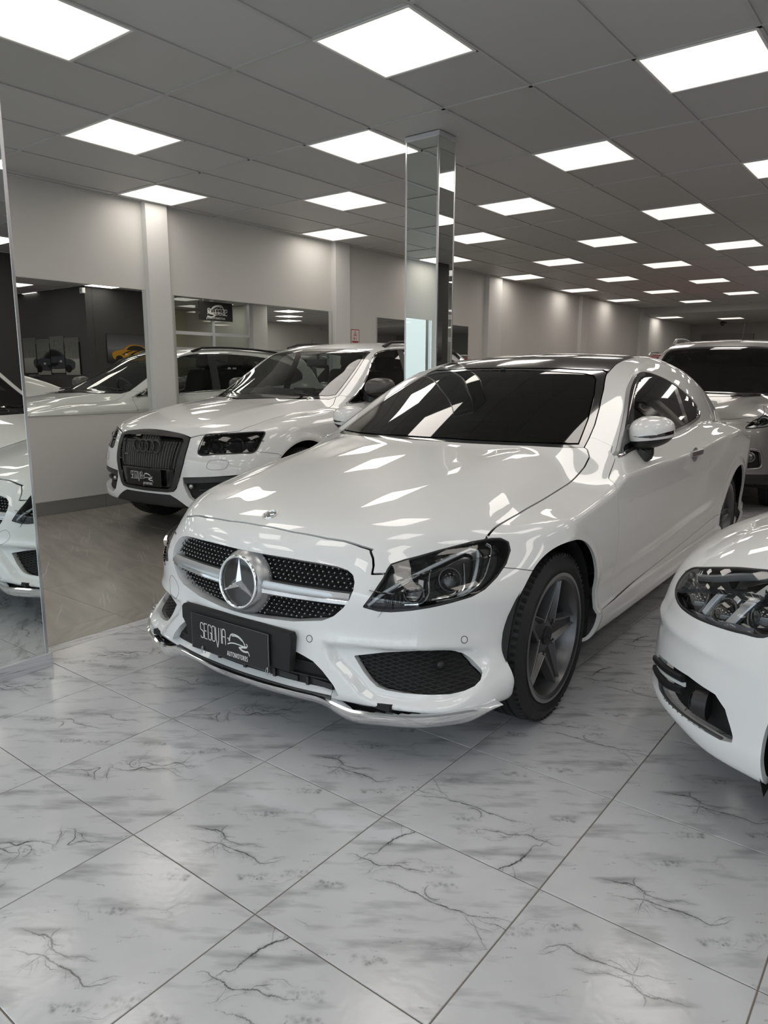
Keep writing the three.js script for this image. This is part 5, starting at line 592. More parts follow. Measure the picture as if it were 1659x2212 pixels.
function carDoors(K, paint) {
  const { o, take, put, both, pr, car, F, S } = K, seam = outline(o.seam), fen = outline(o.fender);
  put('front_bumper', take((x, y, z) => seam(x, z), { gap: 0.0015, hIn: 0.01, hOut: 0.01 }), paint);
  for (const f of both((x, y, z) => Math.abs(y) < 0.5 ? 0.5 : fen(x, z))) put('fender', take(f, { gap: 0.0016, hIn: 0.01, hOut: 0.01 }), paint);
  for (const [k, P] of o.doors.entries()) { const d = outline(P); for (const f of both((x, y, z) => Math.abs(y) < 0.5 ? 0.5 : d(x, z))) { const m = take(f, { gap: 0.0016, hIn: 0.01, hOut: 0.01 }); if (!m.i.length) continue; const g = sub('door', car); mesh('door_skin', shell(m), paint, g); const s = m.p[1] > 0 ? 1 : -1, hx = o.handles[k], hp = []; for (let q = 0; q <= 10; q++) { const t = pr.side(lerp(hx + 0.1, hx - 0.1, q / 10), o.handleZ, s); hp.push({ p: t.p.clone().addScaledVector(t.n, 0.03 * Math.sin(clamp(q / 10, 0.03, 0.97) * Math.PI) ** 0.5), n: t.n }); } mesh('door_handle', strip(hp, 0.03, 0.012), paint, g); } }
  put('body_shell', K.M, paint);
  const LM = polygonize((x, y, z) => F(x, y, z) + 0.018, S.lo, S.hi, 0.045, true, 14), [ins] = split(LM, (x, y, z) => z > o.zBelt - 0.03 && x < o.linerX ? 0.5 : -0.5, { gap: 0, lv: 0 }), [, keep] = split(ins, (x, y, z) => Math.min(Math.hypot(x, z - o.R) - o.archR - 0.04, Math.hypot(x + o.wheelbase, z - o.R) - o.archR - 0.04, z < 0.32 ? -1 : 1, x > 0.15 ? (o.linerCut ? o.linerCut(Math.abs(y), z, x) : 1) : 1), { gap: 0, lv: 1 }); put('gap_liner', keep, CM.matteBlack);
  wheelWell(car, 0, o.archR + 0.01, o.R, 0.55, o.well || 0.84); wheelWell(car, -o.wheelbase, o.archR + 0.01, o.R, 0.55, o.well || 0.84); mesh('underbody', box(o.wheelbase + 0.6, 0.03, 1.2, -o.wheelbase / 2, 0.26, 0), CM.matteBlack, car);
  for (const [x, s] of [[0, 1], [0, -1], [-o.wheelbase, 1], [-o.wheelbase, -1]]) makeWheel(car, [x, s * o.wheelY, o.R], { side: s, R: o.R, rim: o.rim, w: o.tw || 0.225, style: o.wheelStyle || 'five', spokes: o.spokes || 5, alloy: o.alloy || CM.brightAlloy, turn: 0.3 });
}
const FRAC = sp([[-0.3, 0.06], [0, 0], [0.3, 0.10], [0.5, 0.27], [0.6, 0.45], [0.68, 0.75], [0.73, 1.0], [0.8, 1.12], [0.9, 1.3], [1.1, 1.8]], 0.015);
// ---- white SUV by the mirrored wall
function buildWhiteSUV() {
  const car = thing('car', 'white SUV with a dark single-frame grille and roof rails, parked beside the mirrored wall', 'car'); placeCar(car, -4.899, 4.062, 0.083);
  const lin = (p) => sp(p, 0.03);
  const o = { h: 0.022, lo: [-3.95, 0, 0.12], hi: [0.95, 1.03, 1.68], wheelbase: 2.807, archR: 0.41, R: 0.355, rim: 0.243, tw: 0.235, wheelY: 0.80, xr: -3.74, zBelt: 1.04, linerX: -0.6, zb: (x) => 0.22 + 0.05 * sstep(0.3, 0.7, x),
    P: lin([[-3.9, 0.80], [-3.5, 0.88], [-2.8, 0.935], [-1.4, 0.935], [-0.6, 0.925], [0, 0.915], [0.4, 0.895], [0.7, 0.82], [0.95, 0.7]]), inset: pchip([[0.1, 0.14], [0.2, 0.10], [0.3, 0.05], [0.36, 0.035], [0.42, 0.045], [0.55, 0.018], [0.7, 0.004], [0.86, 0.0], [0.91, 0.003], [0.935, 0.016], [0.98, 0.045], [1.04, 0.10], [1.1, 0.17], [1.2, 0.3]]),
    crestShift: lin([[-3.5, 0.03], [-1.4, 0.0], [-0.5, -0.02], [0.2, -0.06], [0.6, -0.11]]),
    Tc: lin([[-3.9, 1.0], [-0.9, 1.13], [-0.5, 1.107], [-0.3, 1.075], [0.1, 1.022], [0.4, 0.966], [0.6, 0.915], [0.7, 0.878], [0.8, 0.82], [1, 0.6]]), Dr: lin([[-1.3, 0], [-0.9, 0.04], [-0.65, 0.12], [0.1, 0.08], [0.5, 0.082], [0.8, 0.08]]), frac: FRAC, Tx: (x, a) => 0.010 * gauss(a - lerp(0.40, 0.55, sstep(0.6, -0.4, x)), 0.06) * sstep(0.7, 0.4, x) * sstep(-0.8, -0.4, x),
    Xc: lin([[0.15, 0.72], [0.24, 0.79], [0.3, 0.815], [0.41, 0.815], [0.6, 0.81], [0.7, 0.79], [0.83, 0.738], [0.88, 0.70], [0.92, 0.60], [0.98, 0.35], [1.1, -0.4]]), S: lin([[-0.1, 0.002], [0, 0], [0.3, 0.022], [0.385, 0.038], [0.5, 0.068], [0.65, 0.135], [0.75, 0.21], [0.84, 0.315], [0.9, 0.43], [1.1, 1.1]]), Sk: lin([[0.2, 0.9], [0.6, 1], [0.75, 1.15], [0.9, 1.35]]),
    zc: lin([[-3.5, -0.05], [-2, 0.08], [-1.4, 0.28], [-0.7, 0.5], [0.5, 0.5]]), crown: 0.055, Zg: lin([[-3.95, 0.7], [-3.75, 1.02], [-3.62, 1.25], [-3.5, 1.44], [-3.38, 1.535], [-3.1, 1.575], [-2.6, 1.60], [-2.1, 1.607], [-1.65, 1.583], [-1.29, 1.503], [-0.9, 1.325], [-0.47, 1.122], [-0.1, 0.95], [0.4, 0.72]]), Gb: lin([[-3.8, 0.66], [-3.4, 0.74], [-2.9, 0.80], [-2, 0.835], [-1, 0.832], [-0.6, 0.81], [-0.3, 0.77], [0.5, 0.6]]), tumble: 0.36,
    ws: [[-0.02, 1.11], [-0.02, 1.495], [0.3, 1.49], [0.53, 1.478], [0.572, 1.472], [0.60, 1.394], [0.644, 1.238], [0.682, 1.10], [0.64, 1.092], [0.4, 1.10]], wsFrame: [[-0.1, 1.06], [-0.1, 1.525], [0.35, 1.518], [0.55, 1.497], [0.592, 1.483], [0.661, 1.271], [0.70, 1.13], [0.712, 1.09], [0.68, 1.065], [0.3, 1.075]], wsX: -1.6, glass: CM.clearGlass, sideGlass: std([0.42, 0.45, 0.44], { roughness: 0.02, transmission: 1, ior: 1.5 }),
    dlo: [[-0.72, 1.035], [-1.0, 1.048], [-1.5, 1.072], [-2.2, 1.098], [-2.8, 1.128], [-3.1, 1.165], [-3.28, 1.24], [-3.24, 1.34], [-3.0, 1.43], [-2.6, 1.495], [-2.2, 1.522], [-1.8, 1.522], [-1.55, 1.502], [-1.36, 1.455], [-1.07, 1.235], [-0.86, 1.105]], pillars: [[[-1.72, 1.0], [-1.84, 1.0], [-1.90, 1.6], [-1.80, 1.6]], [[-2.55, 1.0], [-2.66, 1.0], [-2.84, 1.6], [-2.72, 1.6]]], rearGlass: [[-0.1, 1.1], [0.6, 1.1], [0.55, 1.46], [-0.1, 1.5]], rails: [0.60, -1.6, -3.2, 0.035], railMat: CM.satinBlack,
    bonnet: [[0.705, -0.1], [0.705, 0], [0.705, 0.2], [0.699, 0.39], [0.652, 0.486], [0.60, 0.575], [0.543, 0.645], [0.495, 0.689], [0.344, 0.718], [0.135, 0.720], [-0.238, 0.724], [-0.50, 0.745], [-0.60, 0.742], [-0.66, 0.715], [-0.72, 0.69], [-0.74, 0.6], [-0.76, -0.1]], bonZ: 0.80,
    seam: [[1.2, 0.05], [1.2, 0.95], [0.7, 0.95], [0.5, 0.80], [0.45, 0.71], [0.30, 0.685], [0.2, 0.60], [0.2, 0.05]], fender: [[0.65, 1.0], [0.65, 0.60], [0.1, 0.55], [0.1, 0.1], [-0.62, 0.1], [-0.66, 0.4], [-0.70, 0.75], [-0.68, 0.95], [-0.69, 1.03], [-0.8, 1.08], [-0.5, 1.15]],
    doors: [[[-0.68, 0.95], [-0.69, 1.03], [-1.0, 1.03], [-1.78, 1.06], [-1.80, 0.7], [-1.78, 0.32], [-0.64, 0.30], [-0.70, 0.75]], [[-1.80, 1.06], [-2.62, 1.09], [-2.68, 0.95], [-2.55, 0.82], [-2.36, 0.6], [-2.28, 0.32], [-1.80, 0.32], [-1.82, 0.7]]], handles: [-1.55, -2.45], handleZ: 0.93, wheelStyle: 'five' };
  const frameP = outline([[-0.1, 0.857], [0.17, 0.853], [0.319, 0.838], [0.375, 0.824], [0.392, 0.80], [0.393, 0.742], [0.381, 0.622], [0.345, 0.50], [0.314, 0.432], [0.285, 0.408], [0.225, 0.399], [-0.1, 0.394]]), innP = outline([[-0.1, 0.814], [0.108, 0.812], [0.30, 0.804], [0.335, 0.798], [0.348, 0.78], [0.344, 0.74], [0.318, 0.60], [0.285, 0.47], [0.265, 0.438], [0.235, 0.426], [-0.1, 0.422]]);
  const hlPts = [[-0.235, 0.704], [-0.16, 0.826], [-0.06, 0.838], [0.15, 0.846], [0.40, 0.852], [0.462, 0.846], [0.42, 0.79], [0.345, 0.712], [0.2, 0.704], [-0.05, 0.697], [-0.21, 0.690]], hlP = outline(hlPts), fogP = outline([[0.374, 0.520], [0.6, 0.534], [0.9, 0.56], [0.9, 0.40], [0.62, 0.35], [0.48, 0.338], [0.425, 0.372], [0.38, 0.46]]), lowP = outline([[-0.1, 0.379], [0.25, 0.380], [0.313, 0.355], [0.365, 0.326], [0.42, 0.29], [0.9, 0.30], [0.9, 0.15], [-0.1, 0.15]]);
  o.linerCut = (a, z, x) => Math.min(frameP(a, z) - 0.05, fogP(a, z) - 0.05, hlP(a - x, z) - 0.01, lowP(a, z) - 0.03);
  const K = carKit(o, car), { take, put, pr, frontZ, fpath } = K, white = PAINT.white;
  carGlass(K, white); carPanels(K, white);
  const hl = take((x, y, z) => x < 0.05 ? 0.5 : hlP(Math.abs(y) - x, z), { gap: 0.002, hIn: 0.02, hOut: 0.01 });
  for (const [s, m] of split(hl, (x, y) => -y, { gap: 0, lv: 0 }).map((m, k) => [k ? -1 : 1, m])) { const h = sub('headlight', car), at = (u, z, d) => { const q = pr.diag(u, z, s); return { p: q.p.clone().addScaledVector(q.n, -d), n: q.n }; }; mesh('lens', shell(shift(m, -0.001)), CM.smokeLens, h); mesh('lamp_housing', shell(shift(m, -0.07)), CM.glossBlack, h); mesh('lamp_seal', strip(loop2(hlPts, 80).map(([u, z]) => at(u, z, 0.004)), 0.012, 0.01, { closed: true }), CM.satinBlack, h);
    for (const [u, z] of [[-0.06, 0.76], [0.18, 0.772]]) { const e = mesh('projector', new THREE.SphereGeometry(0.044, 24, 14), CM.smokeLens, h); e.position.copy(at(u, z, 0.05).p); const r = mesh('projector_ring', new THREE.TorusGeometry(0.05, 0.006, 8, 32), CM.darkAlloy, h), q = at(u, z, 0.045); r.position.copy(q.p); r.quaternion.setFromUnitVectors(new THREE.Vector3(0, 0, 1), new THREE.Vector3(1, 0, 0)); }
    const cells = []; for (let k = 0; k < 9; k++) { const q = at(-0.17 + k * 0.03, 0.725 + (k % 2) * 0.018, 0.04), b = box(0.012, 0.02, 0.02); b.translate(q.p.x, q.p.y, q.p.z); cells.push(b); } for (let k = 0; k < 6; k++) { const q = at(-0.10 + k * 0.03, 0.815, 0.04), b = box(0.012, 0.016, 0.024); b.translate(q.p.x, q.p.y, q.p.z); cells.push(b); } mesh('lamp_cells', cells, CM.brightAlloy, h); }
  const fr = take(frontZ(frameP), { gap: 0.001, hOut: 0.02 }), [inn, frm] = split(fr, (x, y, z) => innP(Math.abs(y), z), { gap: 0.001, hIn: 0.01, hOut: 0.03, lv: 3 }); const G = sub('grille', car), gm = std([0.022, 0.022, 0.022], { roughness: 0.38 });
  mesh('grille_frame', shell(shift(frm, 0.008)), gm, G); mesh('grille_backing', shell(shift(inn, -0.05)), CM.matteBlack, G);
  const bt = std([0.12, 0.12, 0.12], { roughness: 0.4 }); for (let k = -12; k <= 12; k++) { const pts = []; for (let j = 0; j <= 6; j++) { const z = lerp(0.575, 0.81, j / 6), y = k * 0.0285 * (1 - 0.10 * (1 - j / 6)); if (innP(Math.abs(y), z) < -0.002) { const q = pr.front(y, z); pts.push({ p: q.p.clone().add(new THREE.Vector3(-0.02, 0, 0)), n: q.n }); } } if (pts.length > 1) mesh('grille_bar', strip(pts, 0.008, 0.03), bt, G); }
  for (const z of [0.63, 0.69, 0.75]) mesh('cross_bar', strip(fpath([-9, -6, -3, 0, 3, 6, 9].map((k) => [k * 0.034, z]), 1, -0.04), 0.004, 0.012), gm, G);
  const rings = sub('ring_badge', G); for (let k = 0; k < 4; k++) { const t = new THREE.TorusGeometry(0.047, 0.0085, 12, 48); t.rotateY(Math.PI / 2); const r = mesh('ring', t, std([0.03, 0.03, 0.03], { roughness: 0.3 }), rings); const y = (k - 1.5) * 0.068, q = pr.front(y, 0.735); r.position.copy(V(q.c[0] + 0.006, y, 0.735)); }
  const panel = []; for (let k = 0; k <= 12; k++) { const y = lerp(-0.29, 0.29, k / 12), q = pr.front(y, 0.51); panel.push({ p: V(q.c[0] - 0.012, y, 0.502), n: q.n.clone().setY(0).normalize() }); } mesh('plate_panel', strip(panel, 0.138, 0.02), CM.glossBlack, G); { const q = pr.front(0, 0.51), f = new THREE.PlaneGeometry(0.386, 0.128); f.rotateY(Math.PI / 2); const pl = box(0.005, 0.132, 0.392, 0, 0, 0, 0.002); const P = sub('dealer_plate', car); P.position.copy(V(q.c[0] + 0.016, 0, 0.502)); mesh('plate', pl, CM.glossBlack, P); f.translate(0.0028, 0, 0); mesh('plate_print', f, plateMat(), P); mesh('wire_hook', tube([[0.004, 0.0, -0.045], [0.007, 0.004, -0.055], [0.007, -0.003, -0.066], [0.004, 0, -0.07]], 0.0014, 16, 6), CM.satinSilver, P); }
  { const q = pr.front(-0.245, 0.665), f = new THREE.PlaneGeometry(0.075, 0.014); f.rotateY(Math.PI / 2); const m = mesh('small_badge', f, std('#ffffff', { roughness: 0.4, metalness: 0.4, map: canvasTex(160, 30, (g, w, h) => { g.fillStyle = '#2a2a2a'; g.fillRect(0, 0, w, h); g.fillStyle = '#c8c8c8'; g.font = 'bold 26px sans-serif'; g.textAlign = 'center'; g.textBaseline = 'middle'; g.fillText('quattro', w / 2, h / 2); }) }), G); m.position.copy(q.p).add(new THREE.Vector3(0.004, 0, 0)); }
  const fog = take(frontZ(fogP, 0.22), { gap: 0.001, hOut: 0.04 }); put('corner_intake', shift(fog, -0.045), CM.matteBlack);
  for (const s of [1, -1]) { mesh('intake_bar', strip(fpath([[0.385, 0.498], [0.46, 0.503], [0.6, 0.511], [0.7, 0.518], [0.8, 0.525], [0.85, 0.529]], s, -0.014), 0.048, 0.02), gm, car); mesh('intake_bar', strip(fpath([[0.5, 0.43], [0.6, 0.435], [0.7, 0.44], [0.82, 0.446]], s, -0.03), 0.016, 0.02), CM.satinBlack, car); const q = pr.front(s * 0.44, 0.455), g = new THREE.SphereGeometry(0.018, 16, 10); const m = mesh('tow_eye', g, CM.satinSilver, car); m.position.copy(q.p).addScaledVector(q.n, -0.01); const w = fpath(loop2([[0.565, 0.60], [0.575, 0.645], [0.60, 0.655], [0.68, 0.655], [0.70, 0.642], [0.69, 0.60], [0.66, 0.588], [0.59, 0.588]], 40), s, 0.0004); mesh('washer_cover_line', strip(w, 0.002, 0.0015, { closed: true }), CM.satinBlack, car); }
  put('lower_lip', shift(take(frontZ(lowP, 0.2), { gap: 0.001, hOut: 0.02 }), -0.006), std([0.018, 0.018, 0.018], { roughness: 0.55 }));
  carDoors(K, white);
  for (const s of [1, -1]) makeDoorMirror(car, s > 0 ? [-0.985, 0.975, 1.165] : [-1.20, -0.90, 1.165], s, { sx: 0.12, sy: 0.14, sz: 0.085, cap: std([0.10, 0.095, 0.09], { roughness: 0.35, metalness: 0.3 }), h: 0.011, split: -0.05, strip: false, foot: [0.05, -0.13, -0.075], yaw: -0.1 });
  makeCabin(car, { x0: -0.85, w: 0.68, zd: 1.06, seatX: -1.95, seatZ: 0.68, wheelZ: 1.05, rearX: -2.75, len: 2.6, floor: 0.4 });
  mesh('rear_view_mirror', [box(0.03, 0.07, 0.24, -1.32, 1.39, 0, 0.012), box(0.015, 0.07, 0.02, -1.34, 1.44, 0)], CM.satinBlack, car); for (const g of [tube([[-0.50, 0.55, 1.10], [-0.60, 0.2, 1.125], [-0.585, -0.15, 1.125]], 0.008, 20, 6), tube([[-0.50, -0.05, 1.115], [-0.63, -0.4, 1.12], [-0.69, -0.62, 1.10]], 0.008, 20, 6)]) mesh('wiper', g, CM.satinBlack, car);
  return car;
}
// ---- silver SUV behind the coupe, and its red and black cousins
function suvShape(car, paint, o2) {
  const lin = (p) => sp(p, 0.03);
  const o = { h: 0.026, lo: [-3.9, 0, 0.12], hi: [0.98, 1.02, 1.78], wheelbase: 2.7, archR: 0.41, R: 0.36, rim: 0.235, wheelY: 0.79, xr: -3.68, zBelt: 1.06, linerX: -0.5, zb: (x) => 0.24 + 0.04 * sstep(0.3, 0.7, x),
    P: lin([[-3.9, 0.78], [-3.4, 0.88], [-2.7, 0.925], [-1.3, 0.92], [0, 0.91], [0.4, 0.885], [0.7, 0.81], [0.95, 0.68]]), inset: pchip([[0.1, 0.14], [0.24, 0.08], [0.34, 0.04], [0.45, 0.03], [0.6, 0.008], [0.8, 0.0], [0.92, 0.004], [0.96, 0.02], [1.0, 0.05], [1.08, 0.12], [1.2, 0.27]]), crestShift: lin([[-3, 0.04], [-0.5, 0], [0.6, -0.08]]),
    Tc: lin([[-3.9, 1.02], [-0.9, 1.14], [-0.45, 1.105], [0, 1.065], [0.3, 1.02], [0.55, 0.96], [0.7, 0.90], [0.85, 0.80], [1, 0.65]]), Dr: lin([[-1.3, 0], [-0.9, 0.05], [-0.6, 0.11], [0.2, 0.10], [0.8, 0.10]]), frac: FRAC, Tx: (x, a) => 0.018 * gauss(a - lerp(0.30, 0.52, sstep(0.7, -0.4, x)), 0.07) * sstep(0.75, 0.5, x) * sstep(-0.8, -0.4, x),
    Xc: lin([[0.15, 0.74], [0.26, 0.82], [0.35, 0.84], [0.55, 0.84], [0.75, 0.83], [0.86, 0.79], [0.92, 0.72], [0.98, 0.55], [1.05, 0.2], [1.15, -0.5]]), S: lin([[-0.1, 0.002], [0, 0], [0.3, 0.025], [0.5, 0.08], [0.62, 0.135], [0.72, 0.21], [0.8, 0.31], [0.87, 0.44], [1.1, 1.2]]), Sk: lin([[0.2, 0.9], [0.6, 1], [0.9, 1.3]]),
    zc: lin([[-3.5, -0.05], [-2, 0.08], [-1.3, 0.28], [-0.6, 0.45], [0.5, 0.45]]), crown: 0.06, Zg: lin([[-3.9, 0.75], [-3.72, 1.1], [-3.55, 1.45], [-3.4, 1.60], [-3.1, 1.66], [-2.6, 1.695], [-2.1, 1.71], [-1.6, 1.685], [-1.22, 1.60], [-0.85, 1.38], [-0.36, 1.115], [0, 0.94], [0.4, 0.75]]), Gb: lin([[-3.7, 0.68], [-3.2, 0.76], [-2, 0.825], [-1, 0.825], [-0.5, 0.80], [-0.2, 0.76], [0.5, 0.6]]), tumble: 0.34,
    ws: [[-0.02, 1.11], [-0.02, 1.585], [0.35, 1.575], [0.52, 1.56], [0.56, 1.53], [0.62, 1.36], [0.675, 1.15], [0.68, 1.10], [0.5, 1.10]], wsFrame: [[-0.1, 1.06], [-0.1, 1.61], [0.38, 1.60], [0.55, 1.58], [0.585, 1.54], [0.645, 1.36], [0.70, 1.15], [0.71, 1.085], [0.6, 1.07]], wsX: -1.55, glass: std([0.16, 0.18, 0.17], { roughness: 0.02, transmission: 1, ior: 1.5 }),
    dlo: [[-0.66, 1.05], [-1.0, 1.065], [-2.0, 1.09], [-2.8, 1.13], [-3.15, 1.2], [-3.2, 1.34], [-3.0, 1.47], [-2.5, 1.56], [-2.0, 1.60], [-1.6, 1.585], [-1.38, 1.53], [-1.0, 1.27], [-0.8, 1.13]], pillars: [[[-1.6, 1.0], [-1.72, 1.0], [-1.76, 1.7], [-1.66, 1.7]], [[-2.5, 1.0], [-2.6, 1.0], [-2.72, 1.7], [-2.6, 1.7]]], rearGlass: [[-0.1, 1.12], [0.6, 1.12], [0.55, 1.5], [-0.1, 1.55]], rails: [0.56, -1.5, -3.2, 0.055], railMat: CM.satinSilver,
    bonnet: [[0.76, -0.1], [0.76, 0], [0.74, 0.25], [0.68, 0.45], [0.60, 0.57], [0.48, 0.68], [0.3, 0.72], [-0.2, 0.735], [-0.55, 0.72], [-0.62, 0.70], [-0.68, 0.6], [-0.7, -0.1]], bonZ: 0.85,
    seam: [[1.2, 0.05], [1.2, 0.95], [0.66, 0.95], [0.45, 0.76], [0.25, 0.72], [0.2, 0.6], [0.2, 0.05]], fender: [[0.7, 1.05], [0.7, 0.6], [0.1, 0.55], [0.1, 0.1], [-0.58, 0.1], [-0.62, 0.5], [-0.60, 0.95], [-0.63, 1.045], [-0.7, 1.1], [-0.4, 1.2]], doors: [[[-0.60, 0.95], [-0.63, 1.045], [-1.66, 1.075], [-1.68, 0.34], [-0.60, 0.33], [-0.62, 0.6]], [[-1.66, 1.075], [-2.56, 1.1], [-2.5, 0.85], [-2.25, 0.6], [-2.2, 0.34], [-1.68, 0.34]]], handles: [-1.45, -2.35], handleZ: 0.95, ...o2 };
  const hlPts = [[-0.12, 0.80], [0.02, 0.80], [0.2, 0.815], [0.36, 0.85], [0.47, 0.93], [0.52, 0.985], [0.46, 0.975], [0.3, 0.93], [0.1, 0.885], [-0.02, 0.855]], hlP = outline(hlPts, 1), grP = outline([[-0.1, 0.86], [0.40, 0.845], [0.46, 0.80], [0.45, 0.72], [0.40, 0.56], [-0.1, 0.55]]), fogP = outline([[0.50, 0.60], [0.66, 0.60], [0.70, 0.58], [0.725, 0.46], [0.71, 0.435], [0.50, 0.41]]), lowP = outline([[-0.1, 0.45], [0.42, 0.45], [0.46, 0.38], [0.9, 0.37], [0.9, 0.1], [-0.1, 0.1]]);
  o.linerCut = (a, z, x) => Math.min(grP(a, z) - 0.05, fogP(a, z) - 0.05, hlP(a - x, z) - 0.01, lowP(a, z) - 0.03);
  const K = carKit(o, car), { take, put, pr, frontZ, fpath } = K; carGlass(K, paint); carPanels(K, paint);
  const hl = take((x, y, z) => x < 0.05 ? 0.5 : hlP(Math.abs(y) - x, z), { gap: 0.002, hIn: 0.02, hOut: 0.01 });
  for (const [s, m] of split(hl, (x, y) => -y, { gap: 0, lv: 0 }).map((m, k) => [k ? -1 : 1, m])) { const h = sub('headlight', car), at = (u, z, d) => { const q = pr.diag(u, z, s); return { p: q.p.clone().addScaledVector(q.n, -d), n: q.n }; }; mesh('lens', shell(shift(m, -0.001)), CM.lens, h); mesh('lamp_housing', shell(shift(m, -0.06)), CM.glossBlack, h); mesh('chrome_frame', strip(curve2([[-0.1, 0.812], [0.2, 0.83], [0.35, 0.865], [0.44, 0.93], [0.48, 0.965]], 30).map(([u, z]) => at(u, z, 0.02)), 0.014, 0.01), CM.frost, h); mesh('lamp_seal', strip(loop2(hlPts, 80).map(([u, z]) => at(u, z, 0.003)), 0.010, 0.008, { closed: true }), CM.satinBlack, h);
    const q = at(0.20, 0.865, 0.04), e = mesh('projector', new THREE.SphereGeometry(0.036, 24, 14), CM.smokeLens, h); e.position.copy(q.p); for (const r of [0.042, 0.05]) { const t = mesh('projector_ring', new THREE.TorusGeometry(r, 0.0028, 8, 40), CM.frost, h); t.position.copy(q.p).addScaledVector(q.n, 0.012); t.quaternion.setFromUnitVectors(new THREE.Vector3(0, 0, 1), new THREE.Vector3(1, 0, 0)); } }
  const gs = take(frontZ(grP), { gap: 0.001, hOut: 0.03 }), G = sub('grille', car); mesh('grille_backing', shell(shift(gs, -0.03)), CM.matteBlack, G); mesh('grille_bar', strip(fpath([-8, -6, -4, -2, 0, 2, 4, 6, 8].map((k) => [k * 0.054, 0.715]), 1, 0), 0.05, 0.02), paint, G); for (const z of [0.60, 0.65, 0.77, 0.81]) mesh('grille_slat', strip(fpath([-6, -4, -2, 0, 2, 4, 6].map((k) => [k * 0.066, z]), 1, -0.015), 0.012, 0.012), CM.satinBlack, G);
  const fg = take(frontZ(fogP, 0.22), { gap: 0.001, hOut: 0.03 }); put('fog_recess', shift(fg, -0.035), CM.matteBlack);
  for (const s of [1, -1]) { const F2 = sub('fog_lamp', car), q = pr.front(s * 0.62, 0.535), r = new THREE.SphereGeometry(0.046, 24, 14); r.scale(0.5, 1, 1); const m = mesh('fog_lens', r, CM.smokeLens, F2), m2 = mesh('fog_reflector', new THREE.TorusGeometry(0.042, 0.008, 8, 32), CM.brightAlloy, F2); m.position.copy(q.p).add(new THREE.Vector3(-0.02, 0, 0)); m2.position.copy(q.p).add(new THREE.Vector3(-0.02, 0, 0)); m2.rotation.y = Math.PI / 2; const m3 = mesh('fog_bowl', (() => { const g = new THREE.SphereGeometry(0.04, 20, 12); g.scale(0.4, 1, 1); return g; })(), CM.chrome, F2); m3.position.copy(q.p).add(new THREE.Vector3(-0.035, 0, 0)); mesh('fog_surround', strip(fpath(curve2([[0.52, 0.602], [0.655, 0.603], [0.70, 0.585], [0.725, 0.47], [0.712, 0.436], [0.62, 0.422], [0.50, 0.408]], 40), s, 0.001), 0.018, 0.014), CM.satinSilver, F2); }
  put('lower_lip', take(frontZ(lowP, 0.2), { gap: 0.001 }), std([0.02, 0.02, 0.02], { roughness: 0.6 }));
  carDoors(K, paint);
  for (const s of [1, -1]) makeDoorMirror(car, [-0.80, s * 0.975, 1.17], s, { cap: paint, h: 0.014, split: -0.05, strip: false, sz: 0.09, foot: [0.04, -0.12, -0.07] });
  makeCabin(car, { x0: -0.75, w: 0.68, zd: 1.07, seatX: -1.85, seatZ: 0.72, wheelZ: 1.08, rearX: -2.65, len: 2.5, floor: 0.42, seatMat: CM.cabinGrey }); mesh('rear_view_mirror', box(0.03, 0.07, 0.26, -1.16, 1.47, 0, 0.012), CM.satinBlack, car);
  mesh('antenna', [tube([[-3.0, 0, 1.66], [-3.1, 0, 1.80], [-3.2, 0, 1.98]], 0.004, 8, 6), tube([[-2.98, 0, 1.66], [-3.03, 0, 1.72]], 0.009, 4, 8)], CM.satinBlack, car); 
  return K;
}
function buildOtherSUVs() {
  const s = thing('car', 'silver SUV with silver roof rails facing out from behind the coupe', 'car'); placeCar(s, -2.108, 7.973, 0.088); const K = suvShape(s, PAINT.silver, {});
  const stk = [[-0.50, 1.50, 0.05, 0.035, '#8fb0a8'], [-0.52, 1.455, 0.07, 0.06, '#9fc0bb'], [-0.37, 1.545, 0.09, 0.022, '#8a5a50'], [-0.25, 1.55, 0.09, 0.022, '#56606a']]; for (const [y, z, w, h, c] of stk) { const q = K.pr.front(y, z), m = mesh('windscreen_label', box(0.001, h, w), std(c, { roughness: 0.6 }), s); m.position.copy(q.p).addScaledVector(q.n, -0.007); m.quaternion.setFromUnitVectors(new THREE.Vector3(1, 0, 0), q.n); }
  const paintOf = (root, from, to) => root.traverse((m) => { if (m.isMesh && m.material === from) m.material = to; });
  const copy = (label, paint, cx, cy, th) => { const c = s.clone(); c.name = numbered('car'); c.userData = { label, category: 'car' }; paintOf(c, PAINT.silver, paint); scene.add(c); placeCar(c, cx, cy, th); for (const k of [...c.children]) if (/^windscreen_label/.test(k.name)) c.remove(k); return c; };
  copy('dark red SUV whose roof rails show behind the coupe\'s black roof', PAINT.red, -4.0, 12.9, 0.10);
  copy('dark red SUV on the opposite side, seen only in the wall mirror', PAINT.red, 1.7, 6.5, -1.62);
}
